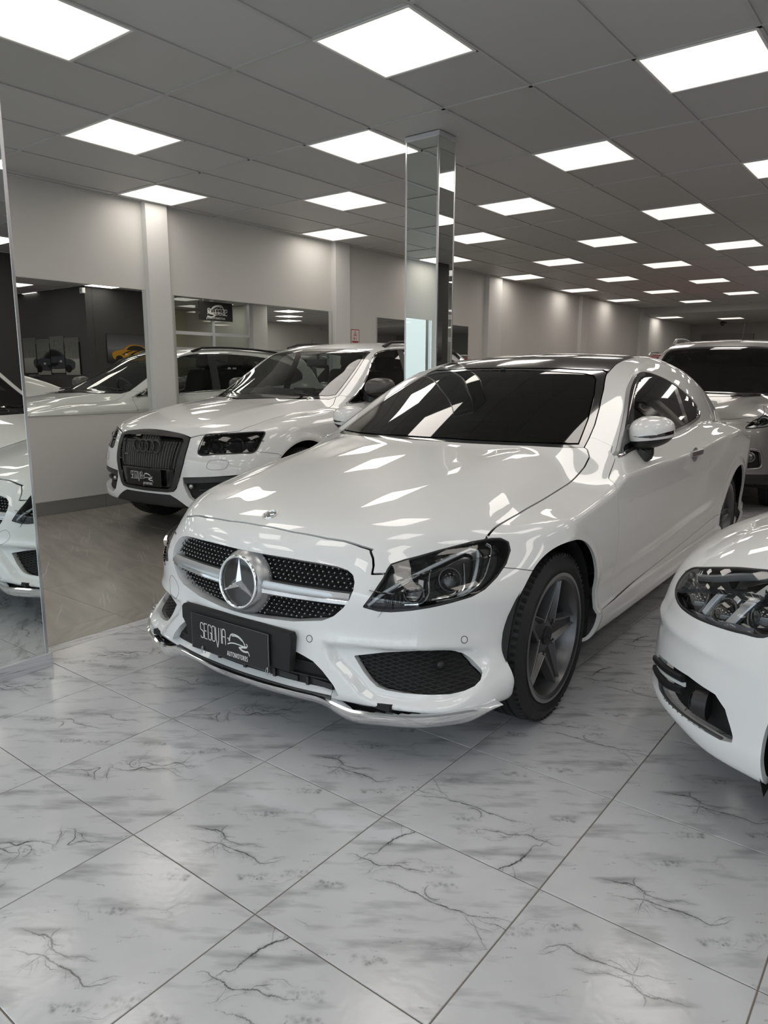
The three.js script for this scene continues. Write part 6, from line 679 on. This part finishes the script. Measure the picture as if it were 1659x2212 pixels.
// ---- white hatchback nosing in from the right
function buildHatch() {
  const car = thing('car', 'white hatchback nosing in from the edge, with finned fog lamp and big headlight', 'car'); placeCar(car, 0.10, 2.77, -1.6); const white = PAINT.white, lin = (p) => sp(p, 0.03);
  const o = { h: 0.0165, lo: [-3.5, 0, 0.1], hi: [0.95, 0.95, 1.54], wheelbase: 2.5, archR: 0.366, R: 0.31, rim: 0.205, tw: 0.195, wheelY: 0.735, xr: -3.2, zBelt: 0.95, linerX: -0.5, zb: lin([[-1, 0.17], [0, 0.18], [0.37, 0.206], [0.52, 0.209], [0.65, 0.24], [0.75, 0.256], [0.9, 0.27]]),
    P: lin([[-3.4, 0.74], [-2.9, 0.82], [-2.2, 0.855], [-1, 0.855], [0, 0.845], [0.36, 0.825], [0.6, 0.76], [0.9, 0.62]]), inset: pchip([[0.08, 0.12], [0.16, 0.07], [0.22, 0.035], [0.3, 0.02], [0.5, 0.008], [0.7, 0.0], [0.80, 0.006], [0.84, 0.03], [0.9, 0.08], [1.0, 0.2]]),
    Tc: lin([[-3.4, 0.92], [-1, 1.03], [-0.5, 1.005], [-0.2, 0.975], [0.1, 0.93], [0.35, 0.885], [0.55, 0.835], [0.67, 0.78], [0.76, 0.70], [0.85, 0.58], [1, 0.35]]), Dr: lin([[-1.2, 0], [-0.8, 0.05], [-0.5, 0.10], [0.1, 0.10], [0.8, 0.09]]), frac: FRAC, Tx: (x, a) => 0.016 * gauss(a - lerp(0.28, 0.50, sstep(0.7, -0.2, x)), 0.06) * sstep(0.80, 0.55, x) * sstep(-0.7, -0.3, x) + 0.012 * gauss(a - lerp(0.12, 0.30, sstep(0.7, 0, x)), 0.05) * sstep(0.75, 0.4, x) * sstep(-0.6, -0.3, x),
    Xc: lin([[0.1, 0.74], [0.18, 0.81], [0.24, 0.838], [0.3, 0.842], [0.45, 0.835], [0.55, 0.82], [0.62, 0.80], [0.68, 0.77], [0.74, 0.70], [0.8, 0.58], [0.86, 0.40], [0.95, 0], [1.1, -0.8]]), S: lin([[-0.1, 0.003], [0, 0], [0.3, 0.028], [0.45, 0.072], [0.55, 0.125], [0.65, 0.21], [0.72, 0.30], [0.77, 0.39], [0.80, 0.46], [0.86, 0.62], [1.1, 1.6]]), Sk: lin([[0.2, 1], [0.55, 1], [0.7, 1.2]]), Xx: (a, z) => 0.010 * gauss(z - 0.515, 0.02) * sstep(0.3, 0.4, a) * sstep(0.85, 0.7, a) + 0.014 * gauss(z - 0.255 - 0.03 * a, 0.03),
    zc: lin([[-3, -0.05], [-2, 0.05], [-1.2, 0.28], [-0.5, 0.45], [0.5, 0.45]]), crown: 0.06, Zg: lin([[-3.4, 0.6], [-3.2, 1.0], [-3.0, 1.25], [-2.8, 1.39], [-2.4, 1.455], [-1.9, 1.48], [-1.5, 1.465], [-1.1, 1.38], [-0.75, 1.2], [-0.32, 0.995], [0, 0.84], [0.4, 0.66]]), Gb: lin([[-3.2, 0.6], [-2.8, 0.70], [-2, 0.765], [-1, 0.765], [-0.4, 0.73], [0, 0.68], [0.5, 0.55]]), tumble: 0.36,
    ws: [[-0.02, 0.99], [-0.02, 1.385], [0.32, 1.378], [0.47, 1.36], [0.51, 1.33], [0.56, 1.2], [0.62, 1.02], [0.62, 0.975], [0.4, 0.982]], wsFrame: [[-0.1, 0.94], [-0.1, 1.41], [0.35, 1.402], [0.49, 1.385], [0.535, 1.34], [0.585, 1.2], [0.645, 1.02], [0.65, 0.965], [0.5, 0.95]], wsX: -1.4, glass: std([0.2, 0.22, 0.21], { roughness: 0.02, transmission: 1, ior: 1.5 }),
    dlo: [[-0.6, 0.945], [-1.0, 0.96], [-2.0, 0.99], [-2.55, 1.03], [-2.72, 1.12], [-2.6, 1.25], [-2.2, 1.35], [-1.7, 1.385], [-1.35, 1.36], [-1.05, 1.22], [-0.75, 1.03]], pillars: [[[-1.5, 0.9], [-1.6, 0.9], [-1.64, 1.5], [-1.55, 1.5]]], rearGlass: [[-0.1, 1.05], [0.5, 1.05], [0.45, 1.32], [-0.1, 1.36]],
    bonnet: [[0.80, -0.1], [0.80, 0.1], [0.775, 0.3], [0.735, 0.40], [0.69, 0.45], [0.56, 0.60], [0.45, 0.685], [0.33, 0.715], [0.0, 0.725], [-0.35, 0.715], [-0.52, 0.67], [-0.6, 0.55], [-0.62, -0.1]], bonZ: 0.66,
    seam: [[1.2, 0.05], [1.2, 0.80], [0.62, 0.80], [0.40, 0.66], [0.36, 0.60], [0.25, 0.575], [0.1, 0.57], [0.1, 0.05]], fender: [[0.65, 0.95], [0.65, 0.5], [0.1, 0.5], [0.1, 0.1], [-0.52, 0.1], [-0.54, 0.5], [-0.52, 0.85], [-0.56, 0.94], [-0.62, 0.98], [-0.4, 1.05]], doors: [[[-0.52, 0.85], [-0.56, 0.94], [-1.54, 0.965], [-1.56, 0.30], [-0.53, 0.28], [-0.54, 0.5]], [[-1.54, 0.965], [-2.4, 1.0], [-2.35, 0.75], [-2.12, 0.55], [-2.05, 0.30], [-1.56, 0.30]]], handles: [-1.35, -2.2], handleZ: 0.83, well: 0.79 };
  const hlPts = [[-0.255, 0.630], [-0.236, 0.611], [-0.178, 0.595], [-0.103, 0.586], [-0.02, 0.584], [0.063, 0.585], [0.183, 0.591], [0.287, 0.599], [0.38, 0.614], [0.42, 0.68], [0.37, 0.742], [0.29, 0.757], [0.22, 0.754], [0.154, 0.746], [0.07, 0.735], [-0.02, 0.719], [-0.12, 0.700], [-0.21, 0.681], [-0.246, 0.660]], hlP = outline(hlPts, 1), fogP = outline([[0.50, 0.352], [0.53, 0.318], [0.56, 0.302], [0.62, 0.295], [0.717, 0.292], [0.755, 0.288], [0.768, 0.296], [0.767, 0.312], [0.752, 0.378], [0.735, 0.405], [0.673, 0.413], [0.58, 0.405], [0.51, 0.394], [0.495, 0.375]]), grP = outline([[-0.1, 0.56], [0.30, 0.57], [0.33, 0.60], [0.28, 0.66], [-0.1, 0.67]]), lowP = outline([[-0.1, 0.42], [0.36, 0.41], [0.40, 0.36], [0.36, 0.28], [-0.1, 0.27]]);
  o.linerCut = (a, z, x) => Math.min(fogP(a, z) - 0.05, grP(a, z) - 0.04, lowP(a, z) - 0.04, hlP(a - x, z) - 0.01);
  const K = carKit(o, car), { take, put, pr, frontZ, fpath } = K; carGlass(K, white);
  const hl = take((x, y, z) => x < 0.02 ? 0.5 : hlP(Math.abs(y) - x, z), { gap: 0.002, hIn: 0.02, hOut: 0.01, lv: 4 });
  carPanels(K, white);
  for (const [s, m] of split(hl, (x, y) => -y, { gap: 0, lv: 0 }).map((m, k) => [k ? -1 : 1, m])) { const h = sub('headlight', car), at = (u, z, d) => { const q = pr.diag(u, z, s); return { p: q.p.clone().addScaledVector(q.n, -d), n: q.n }; }; mesh('lens', shell(shift(m, -0.001)), CM.lens, h); mesh('lamp_housing', shell(shift(m, -0.085)), std([0.05, 0.052, 0.055], { roughness: 0.3, clearcoat: 0.5 }), h); mesh('lamp_seal', strip(loop2(hlPts, 90).map(([u, z]) => at(u, z, 0.003)), 0.009, 0.008, { closed: true }), CM.satinBlack, h);
    const band = (pts, w, t, d, mat, name) => mesh(name, strip(curve2(pts, 24).map(([u, z]) => at(u, z, d)), w, t), mat, h);
    band([[0.015, 0.602], [0.03, 0.64], [0.05, 0.685]], 0.022, 0.014, 0.035, CM.frost, 'led_bar'); band([[0.175, 0.60], [0.205, 0.66], [0.235, 0.73]], 0.030, 0.014, 0.035, CM.satinSilver, 'led_bar'); band([[0.115, 0.655], [0.12, 0.685]], 0.026, 0.01, 0.05, CM.satinSilver, 'led_bar');
    band([[-0.24, 0.578], [-0.1, 0.574], [0.1, 0.588], [0.3, 0.605]], 0.03, 0.006, 0.03, std([0.10, 0.10, 0.12], { roughness: 0.25, clearcoat: 1 }), 'lamp_apron'); band([[-0.22, 0.668], [-0.05, 0.695], [0.1, 0.73], [0.25, 0.758]], 0.016, 0.02, 0.02, std([0.16, 0.16, 0.165], { roughness: 0.3 }), 'lamp_brow');
    for (const [u, z, r] of [[-0.10, 0.622, 0.048], [0.11, 0.625, 0.042], [0.30, 0.66, 0.05]]) { const g = new THREE.SphereGeometry(r, 28, 18), e = mesh('reflector', g, CM.glossBlack, h), q = at(u, z, 0.06); e.position.copy(q.p); const t = mesh('reflector_ring', new THREE.TorusGeometry(r + 0.004, 0.004, 8, 40), std([0.12, 0.12, 0.12], { roughness: 0.25, metalness: 0.6 }), h); t.position.copy(q.p).addScaledVector(q.n, 0.018); t.quaternion.setFromUnitVectors(new THREE.Vector3(0, 0, 1), q.n); } }
  const fs = take(frontZ(fogP, 0.2), { gap: 0.001, hOut: 0.03, lv: 4 }); put('fog_recess', shift(fs, -0.05), CM.matteBlack);
  for (const s of [1, -1]) { for (const [p, w] of [[[[0.465, 0.362], [0.52, 0.372], [0.58, 0.381], [0.66, 0.396]], 0.020], [[[0.485, 0.338], [0.54, 0.338], [0.60, 0.340], [0.665, 0.362]], 0.020]]) mesh('fog_fin', strip(fpath(curve2(p, 20), s, 0.002), w, 0.016), CM.satinBlack, car); mesh('fog_strip', strip(fpath(curve2([[0.49, 0.351], [0.56, 0.356], [0.66, 0.377]], 12), s, -0.006), 0.013, 0.01), white, car); mesh('fog_lip', strip(fpath(curve2([[0.515, 0.332], [0.535, 0.314], [0.565, 0.300], [0.62, 0.293], [0.70, 0.290], [0.755, 0.289]], 24), s, -0.006), 0.008, 0.012), std([0.09, 0.09, 0.09], { roughness: 0.4 }), car);
    const q = pr.front(s * 0.69, 0.352), bz = mesh('fog_bezel', (() => { const g = new THREE.CylinderGeometry(0.036, 0.045, 0.04, 28); g.rotateZ(-Math.PI / 2); return g; })(), CM.satinBlack, car), ln = mesh('fog_lens', (() => { const g = new THREE.SphereGeometry(0.03, 20, 12); g.scale(0.4, 1, 1); return g; })(), CM.smokeLens, car); bz.position.copy(q.p).add(new THREE.Vector3(-0.03, 0, 0)); ln.position.copy(q.p).add(new THREE.Vector3(-0.008, 0, 0)); }
  put('grille_opening', shift(take(frontZ(grP), { gap: 0.001, hOut: 0.02 }), -0.02), CM.matteBlack); put('lower_grille', shift(take(frontZ(lowP), { gap: 0.001, hOut: 0.02 }), -0.02), CM.matteBlack);
  carDoors(K, white); for (const s of [1, -1]) makeDoorMirror(car, [-0.72, s * 0.92, 1.03], s, { cap: white, h: 0.013, split: -0.05, strip: false });
  makeCabin(car, { x0: -0.7, w: 0.62, zd: 0.97, seatX: -1.7, seatZ: 0.56, wheelZ: 0.96, rearX: -2.4, len: 2.1 });
  { const pr2 = K.pr; for (const [y, z, w, h, c] of [[-0.42, 1.26, 0.10, 0.05, '#8ec5cc'], [-0.30, 1.28, 0.08, 0.035, '#c9a0a0'], [-0.44, 1.16, 0.10, 0.12, '#b9b9b4']]) { const q = pr2.front(y, z), m = mesh('windscreen_label', box(0.001, h, w), std(c, { roughness: 0.6 }), car); m.position.copy(q.p).addScaledVector(q.n, -0.008); m.quaternion.setFromUnitVectors(new THREE.Vector3(1, 0, 0), q.n); } }
  return car;
}
// ---------------------------------------------------------------- signs, posters, small fittings
function posterCar(g, w, h, o) {   // a generic car in three-quarter view, painted flat
  const X = (q) => o.x + q * o.w * (o.flip ? -1 : 1), Y = (q) => o.y + q * o.h, P = (pts, c) => { g.fillStyle = c; g.beginPath(); g.moveTo(X(pts[0]), Y(pts[1])); for (let k = 2; k < pts.length; k += 6) g.bezierCurveTo(X(pts[k]), Y(pts[k + 1]), X(pts[k + 2]), Y(pts[k + 3]), X(pts[k + 4]), Y(pts[k + 5])); g.closePath(); g.fill(); };
  P([0.0, 0.62, 0.02, 0.5, 0.1, 0.44, 0.2, 0.42, 0.28, 0.3, 0.34, 0.12, 0.48, 0.08, 0.62, 0.04, 0.7, 0.12, 0.76, 0.36, 0.88, 0.4, 0.98, 0.46, 1.0, 0.6, 1.0, 0.74, 0.99, 0.84, 0.95, 0.9, 0.7, 0.98, 0.3, 0.98, 0.05, 0.9, 0.01, 0.84, 0.0, 0.74, 0.0, 0.62], o.body);
  P([0.30, 0.38, 0.35, 0.2, 0.42, 0.14, 0.5, 0.13, 0.6, 0.12, 0.66, 0.18, 0.71, 0.37, 0.6, 0.42, 0.4, 0.42, 0.30, 0.38], o.glass);
  for (const s of o.stripes || []) P([s, 0.42, s + 0.1, 0.48, s + 0.16, 0.56, s + 0.18, 0.66, s + 0.2, 0.66, s + 0.24, 0.66, s + 0.25, 0.65, s + 0.2, 0.54, s + 0.14, 0.46, s + 0.07, 0.41], o.dark);
  g.fillStyle = o.dark; for (const c of [0.16, 0.86]) { g.beginPath(); g.ellipse(X(c), Y(0.86), o.w * 0.075, o.h * 0.17, 0, 0, 7); g.fill(); } g.fillStyle = o.lamp || '#b9b6a8'; for (const c of [0.33, 0.72]) { g.beginPath(); g.ellipse(X(c), Y(0.62), o.w * 0.03, o.h * 0.05, 0, 0, 7); g.fill(); } P([0.38, 0.66, 0.45, 0.7, 0.6, 0.7, 0.67, 0.66, 0.65, 0.8, 0.6, 0.84, 0.52, 0.84, 0.45, 0.84, 0.4, 0.8, 0.38, 0.66], o.dark);
}
function facing(g, dir) { if (dir === '-x') g.rotateY(-Math.PI / 2); if (dir === 'x') g.rotateY(Math.PI / 2); if (dir === '-y') { } return g; }
function smallThings() {
  // picture of a dark sports car: four staggered boards on the dark front wall
  { const tex = canvasTex(1024, 360, (g, w, h) => { const gr = g.createLinearGradient(0, 0, 0, h); gr.addColorStop(0, '#5c5d5a'); gr.addColorStop(0.55, '#7c7d78'); gr.addColorStop(0.6, '#a4a69e'); gr.addColorStop(1, '#8d8f88'); g.fillStyle = gr; g.fillRect(0, 0, w, h); const R = rng(5); for (let k = 0; k < 40; k++) { g.fillStyle = `rgba(30,32,30,${0.2 + 0.3 * R()})`; g.fillRect(k * 26 + R() * 10, h * 0.3 + R() * 20, 5 + R() * 6, h * 0.22); } for (let k = 0; k < 300; k++) { g.fillStyle = `rgba(${60 + 60 * R()},${62 + 60 * R()},${58 + 50 * R()},0.35)`; g.beginPath(); g.arc(w * (0.0 + 0.45 * R()), h * (0.1 + 0.3 * R()), 4 + R() * 9, 0, 7); g.fill(); } posterCar(g, w, h, { x: 80, y: h * 0.3, w: 760, h: h * 0.62, body: '#3c4046', glass: '#16181b', dark: '#0a0b0c', lamp: '#aeb4b8' }); });
    const m = std('#ffffff', { roughness: 0.5, map: tex }), t = thing('wall_picture', 'large wall picture of a dark sports car split over four staggered boards', 'picture', undefined, wpos(1.72, 7.795, 1.64)); const W = 2.2; for (let k = 0; k < 4; k++) { const w = W / 4 - 0.012, g = new THREE.BoxGeometry(w, 0.72, 0.025), uv = g.getAttribute('uv'); for (let q = 0; q < uv.count; q++) uv.setX(q, (k + uv.getX(q)) / 4); g.translate(-W / 2 + (k + 0.5) * W / 4, k % 2 ? 0.02 : -0.02, 0); mesh('picture_board', g, m, t); } for (const x of [-1.1, -0.55, 0, 0.55]) mesh('picture_bar', box(0.016, 0.62, 0.03, x, -0.06, 0.006), CM.satinBlack, t); }
  { const tex = canvasTex(1024, 420, (g, w, h) => { const gr = g.createLinearGradient(0, 0, 0, h); gr.addColorStop(0, '#3a3a3e'); gr.addColorStop(0.5, '#77777a'); gr.addColorStop(1, '#1a1a1c'); g.fillStyle = gr; g.fillRect(0, 0, w, h); posterCar(g, w, h, { x: 90, y: h * 0.30, w: 860, h: h * 0.66, body: '#c08a12', glass: '#17150f', dark: '#151310', stripes: [0.40, 0.56], lamp: '#d8d2b8' }); });
    const t = thing('wall_picture', 'framed wall picture of a yellow striped muscle car', 'picture', undefined, wpos(0.318, 8.85, 1.78)); const g = new THREE.PlaneGeometry(1.32, 0.54); facing(g, '-x'); g.translate(-0.016, 0, 0); mesh('picture_print', g, std('#ffffff', { roughness: 0.4, map: tex }), t); mesh('picture_frame', box(0.03, 0.56, 1.34, 0, 0, 0, 0.004), CM.satinBlack, t); }
  { const t = thing('wall_box', 'small white alarm box high on the dark wall corner', 'box', undefined, wpos(0.29, 7.74, 2.82)); mesh('housing', box(0.09, 0.10, 0.07, 0, 0, 0, 0.008), frameMat, t); mesh('cover', box(0.05, 0.05, 0.006, 0, 0, 0.037, 0.002), CM.frost, t); }
  // dealer sign over the office glass, read backwards in the wall mirror
  { const t = thing('dealer_sign', 'black dealer sign with white lettering hung over the office glass', 'sign', undefined, wpos(0.34, 10.94, 2.652)); mesh('sign_board', box(0.03, 0.40, 0.93, 0, 0, 0, 0.004), CM.glossBlack, t); const tex = canvasTex(930, 400, (g, w, h) => { g.fillStyle = '#0d0b0a'; g.fillRect(0, 0, w, h); drawLogo(g, w * 0.17, h * 0.36, w * 0.6, { cw: 62, gap: 24, ch: 130, ax: 40, ay: -70, aw: 520, tx: 60, ty: 225, tw: 500, fs: 60, lw: 15 }); }); const g = new THREE.PlaneGeometry(0.92, 0.395); facing(g, '-x'); g.translate(-0.0165, 0, 0); mesh('sign_print', g, std('#ffffff', { roughness: 0.3, map: tex }), t); for (const z of [-0.35, 0.35]) mesh('hanger', box(0.008, 0.07, 0.008, 0, 0.23, z), alu, t); }
  // extinguisher notice on the white wall
  { const t = thing('extinguisher_sign', 'small red and white extinguisher notice on the white wall', 'sign', undefined, wpos(XW + 0.004, 7.68, 1.775)); mesh('sign_board', box(0.005, 0.20, 0.18, 0, 0, 0), frameMat, t); const tex = canvasTex(180, 200, (g, w, h) => { g.fillStyle = '#d9d0cb'; g.fillRect(0, 0, w, h); g.strokeStyle = g.fillStyle = '#8e1f2c'; g.lineWidth = 9; g.strokeRect(8, 8, w - 16, h - 16); g.lineWidth = 5; g.beginPath(); g.moveTo(90, 26); g.lineTo(122, 86); g.lineTo(58, 86); g.closePath(); g.stroke(); g.font = 'bold 46px sans-serif'; g.textAlign = 'center'; g.fillText('A', 90, 84); g.fillText('B C', 90, 140); g.fillRect(26, 156, 128, 22); }); const g = new THREE.PlaneGeometry(0.18, 0.2); facing(g, 'x'); g.translate(0.003, 0, 0); mesh('sign_print', g, std('#ffffff', { roughness: 0.5, map: tex }), t); }
  { const t = thing('security_camera', 'small black dome camera under the lowered ceiling far back', 'camera', undefined, wpos(-5.35, 22.3, 2.70)); const g = new THREE.SphereGeometry(0.06, 20, 12); mesh('dome', g, CM.glossBlack, t); mesh('mount', box(0.08, 0.05, 0.08, 0, 0.055, 0, 0.01), CM.satinBlack, t); mesh('arm', box(0.02, 0.06, 0.5, 0, 0.06, -0.2), CM.satinBlack, t); }
}
smallThings();
buildCoupe(); buildWhiteSUV(); buildOtherSUVs(); buildHatch();
renderer.render(scene, camera);
